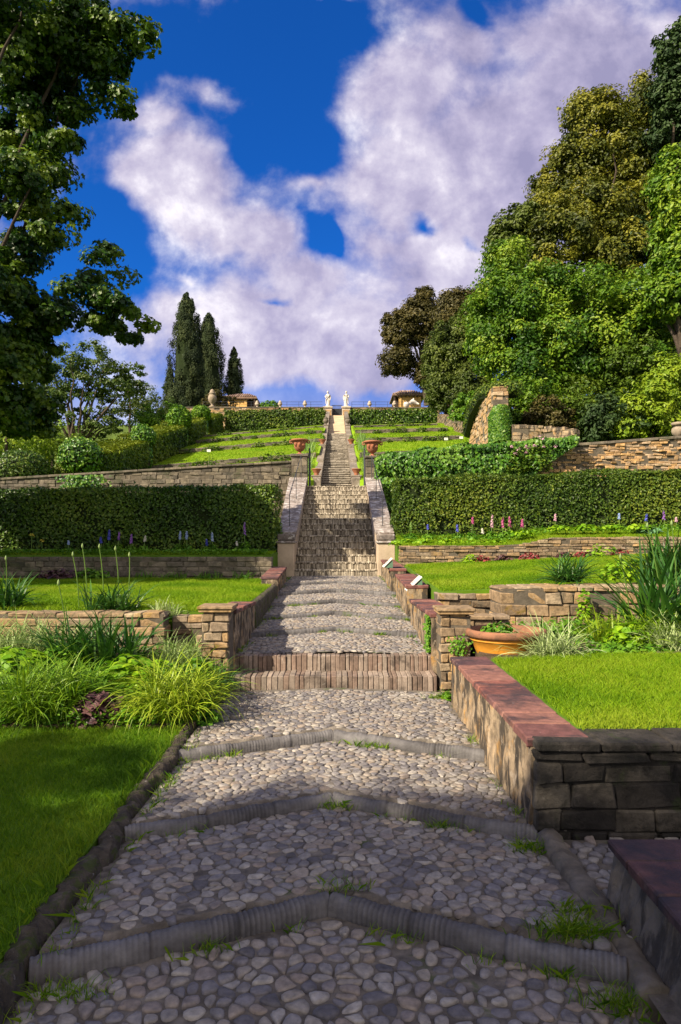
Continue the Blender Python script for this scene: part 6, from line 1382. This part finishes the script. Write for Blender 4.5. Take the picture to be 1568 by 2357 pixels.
# wood on the right hillside
G = 'trees of the right hillside'
tree('broad_tree', 'big fresh green tree filling the right side above the ochre rubble wall', 'tree', at(1330, 1005, 34), px_blobs([
    (1180, 740, 33, 1.7, 1.8, 2.4), (1300, 900, 33, 2.4, 1.6, 1.4), (1400, 760, 33.5, 1.8, 1.6, 1.3), (1250, 700, 33, 2.0, 2, 1.6), (1350, 780, 32, 2.2, 2, 2.1), (1450, 770, 32, 2.2, 2, 2.1), (1230, 850, 32.5, 1.9, 1.6, 1.1), (1420, 850, 32.5, 2.0, 1.6, 1.3), (1160, 640, 34, 1.0, 1.2, 1.4), (1140, 790, 33.5, .9, 1, 1.4), (1115, 720, 34, .6, .8, 1.3), (1530, 800, 32.5, 1.7, 1.5, 1.6), (1340, 670, 33.5, 1.5, 1.4, 1.0), (1480, 690, 33, 1.6, 1.5, 1.1), (1520, 720, 34, 1.6, 1.5, 1.4), (1290, 800, 34, 2.2, 1.6, 1.6), (1170, 600, 34.5, 1.0, 1.1, 1.0)]), 700, 230, .84, .175, M['bright'], M['bark'], 620, .35, 14, G, inner=.15, tspread=.85)
tree('broad_tree', 'tall bronze gold tree rising behind the fresh green one', 'tree', at(1400, 950, 42), px_blobs([
    (1390, 300, 42, 1.8, 1.8, 2.0), (1335, 260, 42, .8, 1, 1.0), (1460, 250, 42, 1.5, 1.5, 1.4), (1420, 400, 41.5, 2.8, 2, 2.0), (1320, 400, 41.5, 1.6, 1.5, 1.7), (1270, 430, 42, .8, .9, .9), (1450, 500, 41, 2.6, 2, 1.8), (1320, 540, 38, 2.2, 1.6, 1.2), (1440, 590, 37.5, 2.2, 1.6, 1.2), (1260, 610, 38, 1.2, 1.2, .8), (1370, 480, 38.5, 2.0, 1.6, 1.2), (1500, 400, 41, 1.8, 1.8, 1.8), (1520, 300, 41.5, 1.6, 1.5, 1.5), (1250, 490, 40, 1.0, 1.1, 1.0), (1520, 500, 39, 1.6, 1.5, 1.6), (1400, 560, 38.5, 1.6, 1.4, 1.0)]), 680, 230, .86, .20, M['goldoak'], M['bark'], 621, .4, 14, G, inner=.15, tspread=.85)
tree('broad_tree', 'dark green tree top between the bronze tree and the sky, mid right', 'tree', at(1200, 950, 40), px_blobs([(1200, 540, 40, 1.5, 1.5, 1.3), (1160, 570, 40, .8, 1, 1.3), (1250, 520, 40.5, 1.1, 1.2, 1.0), (1150, 690, 39.5, .8, 1, 1.6)]), 330, 75, .6, .25, M['oliveoak'], M['bark'], 622, .3, 8, G, inner=.15)
tree('conifer_tree', 'dark conifer leaning into the top right corner', 'tree', at(1580, 900, 38), px_blobs([(1560, 120, 38, 1.0, 1.2, 1.6), (1550, 220, 38, 1.0, 1.2, 1.6), (1575, 300, 38, 1.6, 1.4, 1.4), (1470, 560, 37, .7, .8, 1.0), (1590, 480, 38.5, 1.6, 1.6, 2.4)]), 420, 85, .55, .23, M['dkconifer'], M['bark'], 623, .4, 8, G, inner=.15)
tree('broad_tree', 'bright yellow green tree at the right picture edge', 'tree', at(1590, 990, 29), px_blobs([(1560, 420, 29, 1.0, 1.2, 1.2), (1580, 600, 29, 1.3, 1.3, 2.0), (1545, 680, 29, .9, 1, .9), (1555, 500, 29, .7, 1, .6)]), 420, 75, .5, .2, M['bright'], M['bark'], 624, .3, 8, G, inner=.15, tspread=.5, tbase=.68)
tree('broad_tree', 'brownish dark round tree on the skyline nearest to the right ochre house', 'tree', at(985, 925, 60), px_blobs([(925, 760, 60, 1.5, 1.6, 1.5), (960, 730, 60, 1.3, 1.4, 1.6), (915, 830, 60, 1.5, 1.4, 1.1), (975, 690, 60, .6, .8, 1.2), (1010, 760, 60, 1.6, 1.6, 2.2), (975, 860, 60, 1.0, 1, .9)]), 460, 120, .62, .22, M['brownoak'], M['bark'], 625, .3, 12, G, inner=.15)
tree('broad_tree', 'tall brown crowned tree between the skyline tree and the bright wood', 'tree', at(1070, 940, 56), px_blobs([(1065, 740, 56, 1.9, 1.7, 2.1), (1100, 700, 56, 1.3, 1.4, 1.0), (1040, 720, 56, 1.3, 1.4, 1.6)]), 380, 120, .62, .22, M['brownoak'], M['bark'], 626, .3, 8, G, inner=.15)
tree('broad_tree', 'olive green tree beside the right ochre house, reaching down to the ramped wall', 'tree', at(1030, 950, 50), px_blobs([(1030, 830, 50, 1.6, 1.6, 2.0), (1070, 800, 49, 1.8, 1.7, 2.2), (1020, 900, 49.5, 1.1, 1.2, 1.3), (1080, 890, 48, 1.8, 1.5, 1.2), (1110, 760, 48, 1.2, 1.3, 1.5)]), 520, 120, .6, .20, M['oliveoak'], M['bark'], 627, .3, 10, G, inner=.15)
for i, (px, py, Y, rx, rz, mat, n, lab) in enumerate(((1080, 935, 38, .9, .8, 'topi', 90, 'bright green bush above the ramped pale wall'), (1215, 935, 30, 1.3, 1.3, 'bright', 150, 'fresh green bush right of the tall stone pier'), (1265, 965, 29, 1.0, .9, 'brownoak', 110, 'brownish bush above the low curved pale wall'), (1350, 940, 30, 1.5, 1.3, 'under', 170, 'dark undergrowth in the shade under the big fresh green tree'), (1420, 960, 27.5, 1.2, 1.0, 'dkconifer', 150, 'bluish dark bush above the ochre rubble wall'), (1500, 940, 27, 1.2, 1.1, 'yellowbush', 200, 'sunny yellow green bush above the rubble wall beside the old urn'), (1560, 880, 27.5, 1.1, 1.1, 'yellowbush', 160, 'upper yellow green bush at the right edge'), (1470, 830, 31, 1.4, 1.3, 'under', 150, 'shaded bush between the bright tree and the yellow green bushes'))):
    c_ = at(px, py, Y); root = thing('shrub', lab, 'shrub', (c_[0], Y, c_[2] - rz), 'bushes of the right hillside'); B = MB(); rr = rng(650 + i)
    crown(B, [(c_[0], Y, c_[2], rx, rx, rz), (c_[0] + rx * .6, Y + .3, c_[2] - rz * .35, rx * .7, rx * .7, rz * .8), (c_[0] - rx * .6, Y - .2, c_[2] - rz * .35, rx * .6, rx * .6, rz * .8)], n, 60, .32 * rx, .15, rr, inner=.2); B.build('foliage', M[mat], root)
    B = MB(); limb(B, (c_[0], Y, c_[2] - rz - 1.2), (c_[0], Y, c_[2]), .1, .04, rr); B.build('trunk', M['bark'], root)
p = at(1553, 987, 24.5); stone_urn('stone_urn', 'weathered carved stone urn on the ochre rubble wall at the right picture edge', (p[0], 24.2, 5.12), .78, M['urnstone'], finial=False)
